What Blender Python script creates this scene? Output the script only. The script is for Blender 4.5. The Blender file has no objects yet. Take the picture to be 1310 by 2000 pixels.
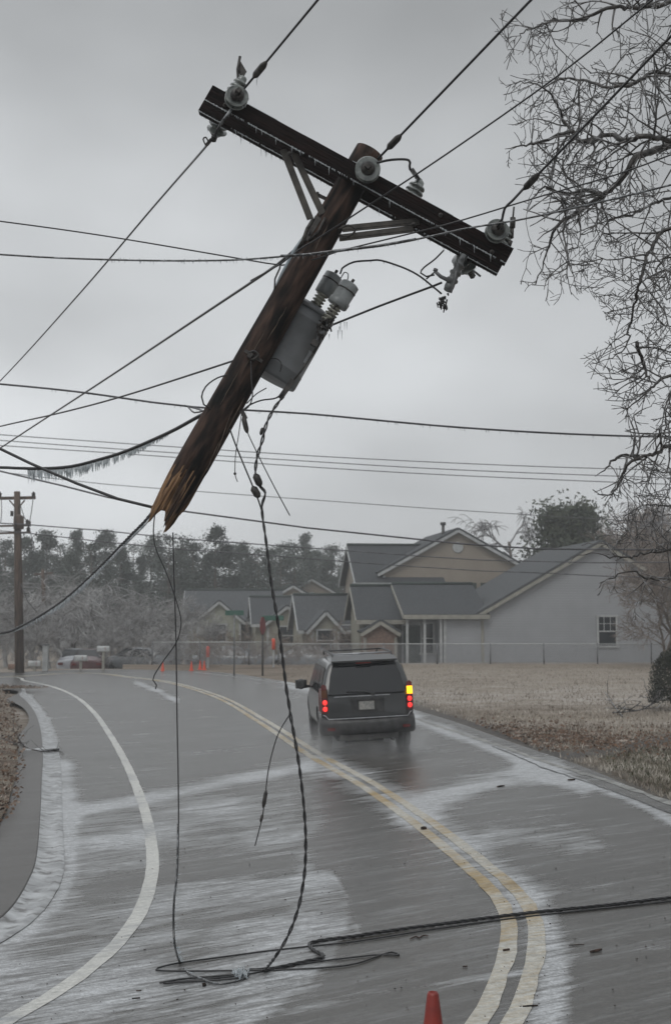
import bpy, bmesh, math, random
from mathutils import Vector, Matrix, noise
random.seed(7)
scene = bpy.context.scene
col = scene.collection
R = math.radians

# ------------------------------------------------------------------ camera
F = 2500.0; CX = 655.0; CY = 1000.0; HC = 2.5; PITCH = math.atan(192/2500)
cam_d = bpy.data.cameras.new('camera'); cam = bpy.data.objects.new('camera', cam_d); col.objects.link(cam)
cam.location = (0, 0, HC); cam.rotation_euler = (R(90)+PITCH, 0, 0)
cam_d.sensor_fit = 'VERTICAL'; cam_d.sensor_height = 36; cam_d.lens = F/2000*36
cam_d.clip_end = 3000; cam_d.clip_start = .05
cam_d.dof.use_dof = True; cam_d.dof.focus_distance = 9.3; cam_d.dof.aperture_fstop = 4.0
scene.camera = cam
scene.view_settings.view_transform = 'Standard'; scene.view_settings.look = 'None'
scene.cycles.volume_bounces = 3; scene.view_settings.exposure = 0.0; scene.view_settings.gamma = 1

# ------------------------------------------------------------------ sky and sun (overcast)
SUN_EL, SUN_AZ = 48, 200
world = bpy.data.worlds.new('World'); scene.world = world; world.use_nodes = True
nt = world.node_tree; nt.nodes.clear()
def N(t, ty, **kw):
    n = t.nodes.new(ty)
    for k, v in kw.items(): setattr(n, k, v)
    return n
wo = N(nt, 'ShaderNodeOutputWorld'); bg = N(nt, 'ShaderNodeBackground'); nt.links.new(bg.outputs[0], wo.inputs[0])
sky = N(nt, 'ShaderNodeTexSky'); sky.sky_type = 'NISHITA'; sky.sun_disc = False
sky.sun_elevation = R(SUN_EL); sky.sun_rotation = R(SUN_AZ); sky.air_density = 1.5; sky.dust_density = 6
hs = N(nt, 'ShaderNodeHueSaturation'); hs.inputs['Saturation'].default_value = .12; nt.links.new(sky.outputs[0], hs.inputs['Color'])
geo = N(nt, 'ShaderNodeTexCoord')
sep = N(nt, 'ShaderNodeSeparateXYZ'); nt.links.new(geo.outputs['Generated'], sep.inputs[0])
# brightness of the cloud deck by elevation: bright near the horizon, a dark bank higher up, bright zenith
rmp = N(nt, 'ShaderNodeValToRGB'); nt.links.new(sep.outputs['Z'], rmp.inputs[0])
cr = rmp.color_ramp; cr.interpolation = 'B_SPLINE'
SKYR = [(0.0, 5.4), (.08, 5.6), (.20, 5.6), (.29, 4.7), (.37, 3.75), (.46, 3.0), (.62, 6.0), (1.0, 8.0)]
cr.elements[0].position = 0; cr.elements[1].position = 1
for p, v in SKYR[1:-1]: cr.elements.new(p)
for e, (p, v) in zip(cr.elements, SKYR):
    e.position = p; k = v/10; e.color = (k*.955, k*.99, k*1.02, 1)
mp = N(nt, 'ShaderNodeMapping'); mp.inputs['Scale'].default_value = (3.4, 3.4, 6.0); mp.inputs['Rotation'].default_value = (.1, .35, .2)
mp.inputs['Location'].default_value = (.3, .9, .15)
nt.links.new(geo.outputs['Generated'], mp.inputs[0])
nz = N(nt, 'ShaderNodeTexNoise'); nz.inputs['Scale'].default_value = 1.0; nz.inputs['Detail'].default_value = 3; nz.inputs['Roughness'].default_value = .45
nt.links.new(mp.outputs[0], nz.inputs[0])
mr = N(nt, 'ShaderNodeMapRange'); nt.links.new(nz.outputs[0], mr.inputs[0])
mr.inputs[1].default_value = .3; mr.inputs[2].default_value = .7; mr.inputs[3].default_value = .76; mr.inputs[4].default_value = 1.2
# the west (left) end of the deck is thinner, the east end darker
lr = N(nt, 'ShaderNodeMapRange'); nt.links.new(sep.outputs['X'], lr.inputs[0])
lr.inputs[1].default_value = -.28; lr.inputs[2].default_value = .28; lr.inputs[3].default_value = 1.17; lr.inputs[4].default_value = .80
mm = N(nt, 'ShaderNodeMath', operation='MULTIPLY'); nt.links.new(mr.outputs[0], mm.inputs[0]); nt.links.new(lr.outputs[0], mm.inputs[1])
vm = N(nt, 'ShaderNodeVectorMath', operation='SCALE'); nt.links.new(rmp.outputs[0], vm.inputs[0]); nt.links.new(mm.outputs[0], vm.inputs['Scale'])
vm2 = N(nt, 'ShaderNodeVectorMath', operation='SCALE'); nt.links.new(vm.outputs[0], vm2.inputs[0]); vm2.inputs['Scale'].default_value = 13.0
mx = N(nt, 'ShaderNodeMixRGB'); mx.inputs[0].default_value = .93
nt.links.new(hs.outputs[0], mx.inputs[1]); nt.links.new(vm2.outputs[0], mx.inputs[2])
nt.links.new(mx.outputs[0], bg.inputs[0]); bg.inputs[1].default_value = .1
sd = bpy.data.lights.new('sun', 'SUN'); sd.energy = .8; sd.angle = R(30); sd.color = (1, .97, .93)
sun = bpy.data.objects.new('sun', sd); col.objects.link(sun)
sun.rotation_euler = (R(90-SUN_EL), 0, R(180-SUN_AZ)); sun.location = (0, 0, 60)

# ------------------------------------------------------------------ geometry of the place
def gz(x, y=0):                       # the road is banked: its outer (right) side is higher
    return .15*math.tanh(x/3.0)
sp_, cp_ = math.sin(PITCH), math.cos(PITCH)
def ray(x, y):
    v = (CY-y)/F; u = (x-CX)/F
    return Vector((u, cp_-v*sp_, sp_+v*cp_))
def P(x, y, Y):                       # the point seen at (x, y), Y metres ahead
    d = ray(x, y); t = Y/d.y
    return Vector((d.x*t, Y, HC+d.z*t))
def G(x, y, up=0):                    # the point of the ground seen at (x, y)
    d = ray(x, y); z = 0
    for _ in range(12):
        t = (z-HC)/d.z; z = gz(d.x*t)
    return Vector((d.x*t, d.y*t, z+up))
def proj(p):
    X, Y, Z = p[0], p[1], p[2]-HC
    dz = Y*cp_+Z*sp_; v = Z*cp_-Y*sp_
    if dz < .1: return (-9999, 9999)
    return (CX+F*X/dz, CY-F*v/dz)

def catmull(pts, step):
    pts = [Vector(p) for p in pts]
    if len(pts) < 3:
        n = max(1, int((pts[1]-pts[0]).length/step)); return [pts[0].lerp(pts[1], i/n) for i in range(n+1)]
    e = [pts[0]*2-pts[1]] + pts + [pts[-1]*2-pts[-2]]; out = []
    for i in range(1, len(e)-2):
        a, b, c, d = e[i-1:i+3]; n = max(1, int((c-b).length/step))
        for k in range(n):
            t = k/n
            out.append(.5*((2*b)+(c-a)*t+(2*a-5*b+4*c-d)*t*t+(3*b-a-3*c+d)*t**3))
    out.append(pts[-1]); return out

# ------------------------------------------------------------------ materials
def base_mat(name, color, rough=.6, metal=0, **kw):
    m = bpy.data.materials.new(name); m.use_nodes = True
    b = m.node_tree.nodes['Principled BSDF']
    b.inputs['Base Color'].default_value = (*color, 1); b.inputs['Roughness'].default_value = rough; b.inputs['Metallic'].default_value = metal
    for k, v in kw.items(): b.inputs[k.replace('_', ' ')].default_value = v
    return m
def noisy(name, c1, c2, scale=8, rough=.6, stretch=(1, 1, 1), detail=6, lo=.35, hi=.65, bump=0, metal=0, c3=None, s3=1.5, lo3=.55, hi3=.7, rot=(0, 0, 0), **kw):
    m = base_mat(name, c1, rough, metal, **kw); t = m.node_tree; b = t.nodes['Principled BSDF']
    tc = N(t, 'ShaderNodeTexCoord'); mp = N(t, 'ShaderNodeMapping'); mp.inputs['Scale'].default_value = stretch; mp.inputs['Rotation'].default_value = rot
    t.links.new(tc.outputs['Object'], mp.inputs[0])
    nz = N(t, 'ShaderNodeTexNoise'); nz.inputs['Scale'].default_value = scale; nz.inputs['Detail'].default_value = detail
    t.links.new(mp.outputs[0], nz.inputs[0])
    r = N(t, 'ShaderNodeMapRange'); r.inputs[1].default_value = lo; r.inputs[2].default_value = hi; t.links.new(nz.outputs[0], r.inputs[0])
    x = N(t, 'ShaderNodeMixRGB'); x.inputs[1].default_value = (*c1, 1); x.inputs[2].default_value = (*c2, 1); t.links.new(r.outputs[0], x.inputs[0])
    out = x.outputs[0]
    if c3:
        n3 = N(t, 'ShaderNodeTexNoise'); n3.inputs['Scale'].default_value = s3; n3.inputs['Detail'].default_value = 5; t.links.new(mp.outputs[0], n3.inputs[0])
        r3 = N(t, 'ShaderNodeMapRange'); r3.inputs[1].default_value = lo3; r3.inputs[2].default_value = hi3; t.links.new(n3.outputs[0], r3.inputs[0])
        x3 = N(t, 'ShaderNodeMixRGB'); x3.inputs[2].default_value = (*c3, 1); t.links.new(out, x3.inputs[1]); t.links.new(r3.outputs[0], x3.inputs[0]); out = x3.outputs[0]
    t.links.new(out, b.inputs['Base Color'])
    if bump:
        bp = N(t, 'ShaderNodeBump'); bp.inputs['Strength'].default_value = bump; bp.inputs['Distance'].default_value = .02
        t.links.new(nz.outputs[0], bp.inputs['Height']); t.links.new(bp.outputs[0], b.inputs['Normal'])
    m['x'] = 0
    return m
def siding(name, c, pitch=.12, c2=None):
    m = base_mat(name, c, .7); t = m.node_tree; b = t.nodes['Principled BSDF']
    tc = N(t, 'ShaderNodeTexCoord'); s = N(t, 'ShaderNodeSeparateXYZ'); t.links.new(tc.outputs['Object'], s.inputs[0])
    d = N(t, 'ShaderNodeMath', operation='DIVIDE'); d.inputs[1].default_value = pitch; t.links.new(s.outputs['Z'], d.inputs[0])
    f = N(t, 'ShaderNodeMath', operation='FRACT'); t.links.new(d.outputs[0], f.inputs[0])
    nz = N(t, 'ShaderNodeTexNoise'); nz.inputs['Scale'].default_value = 1.2; nz.inputs['Detail'].default_value = 8; t.links.new(tc.outputs['Object'], nz.inputs[0])
    x = N(t, 'ShaderNodeMixRGB'); x.inputs[1].default_value = (*[k*.8 for k in c], 1); x.inputs[2].default_value = (*[k*1.12 for k in c], 1); t.links.new(nz.outputs[0], x.inputs[0])
    t.links.new(x.outputs[0], b.inputs['Base Color'])
    bp = N(t, 'ShaderNodeBump'); bp.inputs['Strength'].default_value = .6; bp.inputs['Distance'].default_value = .03
    t.links.new(f.outputs[0], bp.inputs['Height']); t.links.new(bp.outputs[0], b.inputs['Normal'])
    return m
M = {}
M['pole'] = noisy('treated_wood', (.009, .007, .0062), (.078, .048, .037), 3, .8, (6, 6, 1.3), 12, .36, .66, 1.0, c3=(.004, .004, .004), s3=1.6, lo3=.48, hi3=.62, Specular_IOR_Level=.2)
M['arm'] = noisy('creosoted_timber', (.003, .0022, .0022), (.015, .007, .006), 6, .8, (.7, 12, 12), 8, .35, .7, .7, Specular_IOR_Level=.12)
M['black'] = noisy('black_cable_jacket', (.008, .008, .009), (.025, .025, .027), 30, .35)
M['wire'] = noisy('weathered_conductor', (.008, .008, .009), (.035, .035, .038), 25, .35, metal=.2)
M['iced_wire'] = noisy('ice_coated_conductor', (.02, .022, .024), (.3, .32, .34), 22, .15, lo=.5, hi=.75, Coat_Weight=.6)
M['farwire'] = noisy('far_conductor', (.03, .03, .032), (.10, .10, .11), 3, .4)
M['ice'] = base_mat('clear_ice', (.72, .77, .8), .12, Transmission_Weight=.55, IOR=1.31)
M['steel'] = noisy('galvanised_steel', (.07, .072, .075), (.2, .205, .21), 14, .45, metal=.5)
M['brace'] = noisy('wooden_brace', (.02, .018, .016), (.07, .062, .052), 10, .6)
M['dsteel'] = noisy('dark_hardware', (.012, .011, .011), (.06, .055, .05), 30, .5, metal=.3)
M['porcelain'] = noisy('grey_porcelain', (.045, .052, .05), (.2, .22, .21), 16, .12, Coat_Weight=.6)
M['tank'] = noisy('grey_transformer_paint', (.125, .135, .143), (.18, .19, .2), 5, .4, bump=.08, c3=(.06, .055, .05), s3=6, lo3=.6, hi3=.75)
M['cap'] = noisy('bushing_guard', (.15, .165, .17), (.25, .265, .265), 12, .35, c3=(.1, .1, .1), s3=18, lo3=.62, hi3=.75)
M['fiberglass'] = noisy('grey_fibreglass', (.2, .24, .27), (.3, .34, .37), 8, .3)
M['white_paint'] = noisy('white_trim', (.29, .30, .30), (.40, .41, .41), 4, .5)
M['beige_trim'] = noisy('beige_trim', (.20, .195, .17), (.28, .27, .235), 4, .6)
M['glass'] = base_mat('window_glass', (.02, .024, .028), .08)
M['grey_siding'] = siding('grey_vinyl_siding', (.32, .332, .35))
M['tan_siding'] = siding('tan_vinyl_siding', (.30, .26, .215))
M['cream_siding'] = siding('cream_vinyl_siding', (.27, .26, .21))
M['green_siding'] = siding('greenish_siding', (.30, .31, .25))
M['roof'] = noisy('asphalt_shingles', (.021, .024, .027), (.050, .055, .060), 9, .85, (1, 1, 3), 8, .3, .7, .3)
M['roof2'] = noisy('frosted_shingles', (.033, .037, .041), (.074, .079, .084), 7, .85, (1, 1, 3), 8, .3, .7, .3)
M['shutter'] = noisy('dark_shutter', (.015, .025, .022), (.03, .045, .04), 10, .6)
M['brick'] = noisy('brown_brick', (.11, .07, .05), (.2, .13, .1), 14, .85)
M['orange'] = noisy('orange_plastic', (.52, .05, .02), (.66, .085, .035), 12, .45)
M['darkorange'] = noisy('dull_red_orange_plastic', (.16, .013, .008), (.24, .022, .012), 10, .4)
M['signred'] = noisy('red_sign_face', (.15, .02, .024), (.22, .035, .035), 8, .5)
M['signgreen'] = noisy('green_sign_face', (.02, .075, .055), (.03, .10, .07), 8, .5)
M['farwood'] = noisy('far_pole_wood', (.035, .025, .02), (.11, .075, .055), 3, .85, (4, 4, .6), 6)
M['concrete'] = noisy('icy_concrete', (.16, .165, .17), (.44, .455, .465), 4.5, .35, (1, 1, 1), 8, .3, .7, .3, c3=(.10, .098, .095), s3=7, lo3=.52, hi3=.66)

# ------------------------------------------------------------------ mesh builder
ROOTM = {}
class MB:
    def __init__(s): s.v = []; s.f = []; s.m = []; s.sm = []; s.at = {}
    def add(s, vs, fs, mi=0, smooth=False):
        b = len(s.v); s.v += [Vector(p) for p in vs]
        for f in fs: s.f.append([b+i for i in f]); s.m.append(mi); s.sm.append(smooth)
        return b
    def box(s, c, ax, sz, mi=0, bev=0):
        c = Vector(c); X, Y, Z = [Vector(a).normalized() for a in ax]; h = [k/2 for k in sz]
        vs = [c+X*h[0]*i+Y*h[1]*j+Z*h[2]*k for k in (-1, 1) for j in (-1, 1) for i in (-1, 1)]
        s.add(vs, [(0, 2, 3, 1), (4, 5, 7, 6), (0, 1, 5, 4), (2, 6, 7, 3), (0, 4, 6, 2), (1, 3, 7, 5)], mi)
    def abox(s, c, sz, mi=0): s.box(c, ((1, 0, 0), (0, 1, 0), (0, 0, 1)), sz, mi)
    def bar(s, a, b, w, h, side=(0, 1, 0), mi=0):
        a, b = Vector(a), Vector(b); d = (b-a); s1 = Vector(side); s1 = (s1-d*(s1.dot(d)/d.dot(d))).normalized(); s2 = d.normalized().cross(s1)
        s.box((a+b)/2, (d, s1, s2), (d.length, w, h), mi)
    def tube(s, pts, rad, n=6, mi=0, caps=True, smooth=True):
        pts = [Vector(p) for p in pts]
        if not isinstance(rad, (list, tuple)): rad = [rad]*len(pts)
        d0 = (pts[1]-pts[0]).normalized(); up = Vector((0, 0, 1)) if abs(d0.z) < .9 else Vector((1, 0, 0))
        nrm = d0.cross(up).normalized(); rings = []
        for i, p in enumerate(pts):
            d = (pts[min(i+1, len(pts)-1)]-pts[max(i-1, 0)])
            if d.length < 1e-9: d = d0
            d.normalize(); nrm = (nrm-d*nrm.dot(d))
            if nrm.length < 1e-6: nrm = d.orthogonal()
            nrm.normalize(); bn = d.cross(nrm)
            rings.append([p+(nrm*math.cos(2*math.pi*k/n)+bn*math.sin(2*math.pi*k/n))*rad[i] for k in range(n)])
        b = len(s.v)
        for r in rings: s.v += r
        for i in range(len(pts)-1):
            for k in range(n):
                a = b+i*n+k; c = b+i*n+(k+1) % n
                s.f.append([a, c, c+n, a+n]); s.m.append(mi); s.sm.append(smooth)
        if caps:
            s.f.append([b+k for k in range(n)][::-1]); s.m.append(mi); s.sm.append(False)
            e = b+(len(pts)-1)*n; s.f.append([e+k for k in range(n)]); s.m.append(mi); s.sm.append(False)
    def lathe(s, o, ax, prof, n=16, mi=0):   # prof: (distance along axis, radius)
        o = Vector(o); ax = Vector(ax).normalized(); a = ax.orthogonal().normalized(); c = ax.cross(a); b = len(s.v)
        for (t, r) in prof:
            for k in range(n):
                q = 2*math.pi*k/n; s.v.append(o+ax*t+(a*math.cos(q)+c*math.sin(q))*max(r, 1e-4))
        for i in range(len(prof)-1):
            for k in range(n):
                p = b+i*n+k; q = b+i*n+(k+1) % n; s.f.append([p, q, q+n, p+n]); s.m.append(mi); s.sm.append(True)
        s.f.append([b+k for k in range(n)][::-1]); s.m.append(mi); s.sm.append(False)
        e = b+(len(prof)-1)*n; s.f.append([e+k for k in range(n)]); s.m.append(mi); s.sm.append(False)
    def build(s, name, mats, parent=None, local=False):
        me = bpy.data.meshes.new(name); o = bpy.data.objects.new(name, me); col.objects.link(o)
        vs = s.v
        if parent is not None:
            o.parent = parent; rm = ROOTM.get(parent.name)
            if rm is not None:
                ROOTM[o.name] = rm
                if not local: inv = rm.inverted(); vs = [inv @ v for v in vs]
        me.from_pydata([tuple(v) for v in vs], [], s.f)
        for m in (mats if isinstance(mats, (list, tuple)) else [mats]): me.materials.append(m)
        me.polygons.foreach_set('material_index', s.m); me.polygons.foreach_set('use_smooth', s.sm)
        for k, vals in s.at.items():
            a = me.attributes.new(k, 'FLOAT', 'POINT'); a.data.foreach_set('value', vals)
        me.update(); return o
def tag(o, label=None, cat=None, group=None, kind=None):
    if label: o['label'] = label
    if cat: o['category'] = cat
    if group: o['group'] = group
    if kind: o['kind'] = kind
    return o
def empty(name, loc=(0, 0, 0), rot=None, label=None, cat=None, group=None):
    e = bpy.data.objects.new(name, None); col.objects.link(e); e.empty_display_size = .2
    e.location = loc; m = Matrix.Translation(Vector(loc))
    if rot is not None:
        e.rotation_mode = 'XYZ'; e.rotation_euler = rot.to_euler() if isinstance(rot, Matrix) else rot
        m = m @ (rot.to_4x4() if isinstance(rot, Matrix) else Matrix.Rotation(rot[2], 4, 'Z') @ Matrix.Rotation(rot[1], 4, 'Y') @ Matrix.Rotation(rot[0], 4, 'X'))
    ROOTM[e.name] = m; tag(e, label, cat, group); return e
def copy_tree(o, parent=None):
    c = o.copy(); col.objects.link(c); c.parent = parent
    for ch in list(o.children): copy_tree(ch, c)
    return c

# ------------------------------------------------------------------ road materials
def attr(t, name):
    a = N(t, 'ShaderNodeAttribute'); a.attribute_name = name; return a.outputs['Fac']
def math_(t, op, a, b=None, clamp=False):
    n = N(t, 'ShaderNodeMath', operation=op); n.use_clamp = clamp
    for i, k in enumerate((a, b)):
        if k is None: continue
        if isinstance(k, (int, float)): n.inputs[i].default_value = k
        else: t.links.new(k, n.inputs[i])
    return n.outputs[0]
def streaks(t, ang, sc, stretch, detail=7, rough=.6):
    tc = N(t, 'ShaderNodeTexCoord'); mp = N(t, 'ShaderNodeMapping'); mp.vector_type = 'TEXTURE'
    mp.inputs['Rotation'].default_value = (0, 0, R(ang)); mp.inputs['Scale'].default_value = (stretch, 1, 1)
    t.links.new(tc.outputs['Object'], mp.inputs[0])
    nz = N(t, 'ShaderNodeTexNoise'); nz.inputs['Scale'].default_value = sc; nz.inputs['Detail'].default_value = detail; nz.inputs['Roughness'].default_value = rough
    t.links.new(mp.outputs[0], nz.inputs[0]); return nz.outputs[0]
def mix(t, fac, a, b):
    x = N(t, 'ShaderNodeMixRGB')
    for i, k in enumerate((fac, a, b)):
        if isinstance(k, tuple): x.inputs[i].default_value = (*k, 1)
        elif isinstance(k, (int, float)): x.inputs[i].default_value = k
        else: t.links.new(k, x.inputs[i])
    return x.outputs[0]
def rng(t, v, a, b, c=0, d=1):
    r = N(t, 'ShaderNodeMapRange'); t.links.new(v, r.inputs[0])
    for i, k in enumerate((a, b, c, d)): r.inputs[i+1].default_value = k
    return r.outputs[0]
def frosted(name, base_a, base_b, frost_c, amount=None, bias=0.0, grain=55, rough=.38, tight=.72):
    m = base_mat(name, base_a, rough); t = m.node_tree; b = t.nodes['Principled BSDF']
    big = streaks(t, 33, .55, 7, 5); fine = streaks(t, 30, 5.0, 9, 6, .65); vf = streaks(t, 26, 22, 7, 4, .6); gr = streaks(t, 0, grain, 1, 3, .7)
    s = math_(t, 'ADD', math_(t, 'MULTIPLY', big, .22), math_(t, 'ADD', math_(t, 'MULTIPLY', fine, .40), math_(t, 'MULTIPLY', vf, .44)))
    fr = attr(t, 'frost') if amount is None else amount
    # frost coverage grows with the attribute; streaks break it up
    thr = math_(t, 'ADD', math_(t, 'SUBTRACT', s, .5), math_(t, 'MULTIPLY', math_(t, 'ADD', fr, bias-.5), tight))
    cov = math_(t, 'MULTIPLY', rng(t, math_(t, 'SUBTRACT', thr, .02), -.11, .13), rng(t, vf, .33, .58, .62, 1.08))
    cov = math_(t, 'MULTIPLY', cov, rng(t, gr, .3, .66, .45, 1.15), True)
    ag = streaks(t, 0, 24, 1.6, 6, .8)
    base = mix(t, rng(t, gr, .3, .7), base_a, base_b)
    base = mix(t, rng(t, ag, .52, .34, 0, .75), base, tuple(k*.42 for k in base_a)); base = mix(t, rng(t, ag, .56, .72, 0, .7), base, tuple(k*1.9 for k in base_b))
    pat = streaks(t, 10, .35, 2, 4)
    base = mix(t, rng(t, pat, .35, .65, 0, .5), base, tuple(k*1.55 for k in base_a))
    base = mix(t, math_(t, 'MULTIPLY', rng(t, fine, .45, .72), rng(t, vf, .35, .7), True), base, tuple(k*.45+j*.45 for k, j in zip(frost_c, base_a)))
    base = mix(t, rng(t, fine, .42, .25, 0, .7), base, tuple(k*.45 for k in base_a))
    fc = mix(t, rng(t, ag, .34, .62), tuple(k*.62 for k in frost_c), tuple(k*1.22 for k in frost_c))
    t.links.new(mix(t, cov, base, fc), b.inputs['Base Color'])
    t.links.new(rng(t, cov, 0, 1, rough, .55), b.inputs['Roughness'])
    b.inputs['Specular IOR Level'].default_value = .5
    bp = N(t, 'ShaderNodeBump'); bp.inputs['Strength'].default_value = .35; bp.inputs['Distance'].default_value = .01
    t.links.new(gr, bp.inputs['Height']); t.links.new(bp.outputs[0], b.inputs['Normal'])
    return m
M['asphalt'] = frosted('wet_frosted_asphalt', (.044, .041, .037), (.076, .072, .064), (.46, .475, .49), rough=.27)
M['white_line'] = frosted('white_road_paint', (.40, .40, .375), (.56, .56, .53), (.27, .28, .295))
M['yellow_line'] = frosted('yellow_road_paint', (.24, .17, .075), (.37, .275, .135), (.44, .44, .41), rough=.5)
M['worn_line'] = frosted('worn_white_road_paint', (.10, .098, .09), (.18, .178, .17), (.50, .50, .48), rough=.45)
M['crack'] = noisy('dark_crack_filler', (.012, .012, .012), (.06, .06, .06), 6, .4)
M['path'] = frosted('dark_wet_path', (.047, .042, .038), (.068, .062, .056), (.2, .2, .2), amount=.05)
def lawn_mat():
    m = base_mat('frosted_grass_ground', (.1, .08, .06), .9); t = m.node_tree; b = t.nodes['Principled BSDF']
    n1 = streaks(t, 0, 1.1, 3.2, 9, .75); n2 = streaks(t, 0, 14, 1.5, 6, .75); n3 = streaks(t, 5, .35, 3, 4)
    straw = mix(t, rng(t, n2, .3, .7), (.11, .088, .065), (.30, .25, .19))
    frost = mix(t, rng(t, n2, .3, .7), (.20, .17, .145), (.58, .55, .52))
    c = mix(t, math_(t, 'MULTIPLY', rng(t, n1, .35, .62), attr(t, 'frost'), True), straw, frost)
    c = mix(t, math_(t, 'MULTIPLY', rng(t, n1, .62, .42), attr(t, 'leaf'), True), c, mix(t, rng(t, n2, .35, .65), (.03, .022, .016), (.13, .08, .05)))
    c = mix(t, math_(t, 'MULTIPLY', rng(t, n2, .3, .6), attr(t, 'green'), True), c, (.055, .06, .032))
    c = mix(t, math_(t, 'MULTIPLY', rng(t, n1, .25, .6, .55, 1.15), attr(t, 'mud'), True), c, mix(t, rng(t, n2, .3, .7), (.022, .021, .021), (.13, .12, .11)))
    t.links.new(c, b.inputs['Base Color'])
    bp = N(t, 'ShaderNodeBump'); bp.inputs['Strength'].default_value = .9; bp.inputs['Distance'].default_value = .05
    t.links.new(n2, bp.inputs['Height']); t.links.new(bp.outputs[0], b.inputs['Normal'])
    return m
M['lawn'] = lawn_mat()

def segd(px, py, ax, ay, bx, by):
    dx, dy = bx-ax, by-ay; L = dx*dx+dy*dy
    t = 0 if L == 0 else max(0, min(1, ((px-ax)*dx+(py-ay)*dy)/L))
    return math.hypot(px-ax-dx*t, (py-ay-dy*t))
def stroke(px, py, pts, hw, vs=1.0):          # soft falloff; vs stretches the vertical distance
    d = min(segd(px, py*vs, a[0], a[1]*vs, b[0], b[1]*vs) for a, b in zip(pts, pts[1:]))
    return math.exp(-(d/hw)**2)
def inside(px, py, poly):
    c = False; n = len(poly)
    for i in range(n):
        x1, y1 = poly[i]; x2, y2 = poly[(i+1) % n]
        if (y1 > py) != (y2 > py) and px < (x2-x1)*(py-y1)/(y2-y1)+x1: c = not c
    return c
def soft(px, py, poly, w):
    if inside(px, py, poly): return 1.0
    n = len(poly); d = min(segd(px, py, *poly[i], *poly[(i+1) % n]) for i in range(n))
    return math.exp(-(d/w)**2)

# ------------------------------------------------------------------ terrain sheet to the horizon
LINE = [0, 1.5, 3, 4.5, 6, 8, 11, 15, 20, 30, 45, 70, 110, 180, 300, 410]
xs = sorted(set([-k for k in LINE]+LINE)); ys = [-60, -20, -8, 0, 4, 8, 12, 16, 22, 30, 40, 50, 58, 60, 61, 62, 63, 64, 66, 75, 110, 170, 300, 420]
def dip(y): t = max(0, min(1, (y-60)/4)); return -.7*t*t*(3-2*t)
mb = MB(); mb.add([(x, y, gz(x)-.07+dip(y)) for y in ys for x in xs], [(j*len(xs)+i, j*len(xs)+i+1, (j+1)*len(xs)+i+1, (j+1)*len(xs)+i) for j in range(len(ys)-1) for i in range(len(xs)-1)])
n = len(mb.v); mb.at = {'frost': [.55]*n, 'leaf': [.4]*n, 'green': [0.0]*n, 'mud': [.0]*n}
tag(mb.build('ground', M['lawn']), kind='structure')

# right-hand lawn: straw grass under frost, leaf litter, a muddy drive
mb = MB(); X0, X1, DX, Y0, Y1 = 240, 2700, 9, 1296.2, 1760
rows = []; y = Y0
while y < Y1: rows.append(y); y += 1.6+(y-Y0)*.012
cols_ = list(range(X0, X1, DX)); fr = []; lf = []; gr = []; md = []
for y in rows:
    for x in cols_:
        p = G(x, y, -.025); nn = noise.noise(Vector((p.x*.7, p.y*.35, 0)))
        lawnband = 1 if y < 1380 else 0
        side = math.exp(-((y-1360)/26)**2) + .35*math.exp(-((y-1315)/16)**2) + .75*math.exp(-((y-1413)/9)**2)
        fr.append(min(1, side*(1 if x > 700 else .3)))
        l = math.exp(-((y-(1428+(x-900)*.06))/20)**2)*(1 if x > 820 else .3) + .55*math.exp(-((y-1385)/8)**2) + (.8 if x < 640 else 0) + .3*math.exp(-((y-1300)/8)**2)
        lf.append(min(1, l*(.8+.5*nn)))
        gr.append(soft(x, y, [(1170, 1478), (1240, 1458), (1330, 1440), (2000, 1440), (2000, 1700), (1400, 1595), (1260, 1525), (1190, 1495)], 12))
        m_ = stroke(x, y, [(640, 1345), (830, 1385), (930, 1415), (1000, 1440), (1070, 1470)], 12) + .9*stroke(x, y, [(1040, 1468), (1120, 1470), (1190, 1462), (1330, 1435)], 13) + .8*stroke(x, y, [(1080, 1485), (1180, 1508), (1310, 1562), (1500, 1640)], 16)
        md.append(min(1, m_)); p.z -= .012*abs(nn)+(.03*abs(noise.noise(Vector((p.x*.25, p.y*.25, 3)))) if y < 1400 else 0)
        mb.v.append(p)
nc = len(cols_)
for j in range(len(rows)-1):
    for i in range(nc-1): mb.f.append([(j+1)*nc+i, (j+1)*nc+i+1, j*nc+i+1, j*nc+i]); mb.m.append(0); mb.sm.append(True)
mb.at = {'frost': fr, 'leaf': lf, 'green': gr, 'mud': md}
tag(mb.build('lawn', M['lawn']), kind='structure')

# ------------------------------------------------------------------ road
def W(x, y): return Vector((x, y, 0))
PAIRS = [(W(-45, 41), W(-45, 54)), (W(-18, 43.5), W(-18, 54)), (G(0, 1340), G(150, 1308)), (G(55, 1358), G(300, 1308.5)), (G(85, 1395), G(450, 1315)),
 (G(105, 1440), G(620, 1342)), (G(118, 1480), G(830, 1392)), (G(120, 1550), G(1000, 1450)), (G(122, 1620), G(1150, 1502)), (G(125, 1700), G(1310, 1572)),
 (G(100, 1760), G(1500, 1650)), (G(50, 1810), G(1837, 1760)), (G(-40, 1866), W(5.2, 9.3)), (G(-330, 2010), W(5, 7.8)), (W(-4.8, 6.4), W(4.6, 5)), (W(-10, -5), W(3, -6))]
def resample(pts, per):
    e = [pts[0]*2-pts[1]]+pts+[pts[-1]*2-pts[-2]]; out = []
    for i in range(1, len(e)-2):
        a, b, c, d = e[i-1:i+3]
        for k in range(per):
            t = k/per; out.append(.5*((2*b)+(c-a)*t+(2*a-5*b+4*c-d)*t*t+(3*b-a-3*c+d)*t**3))
    out.append(pts[-1]); return out
Lb = resample([p[0] for p in PAIRS], 22); Rb = resample([p[1] for p in PAIRS], 22)
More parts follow.
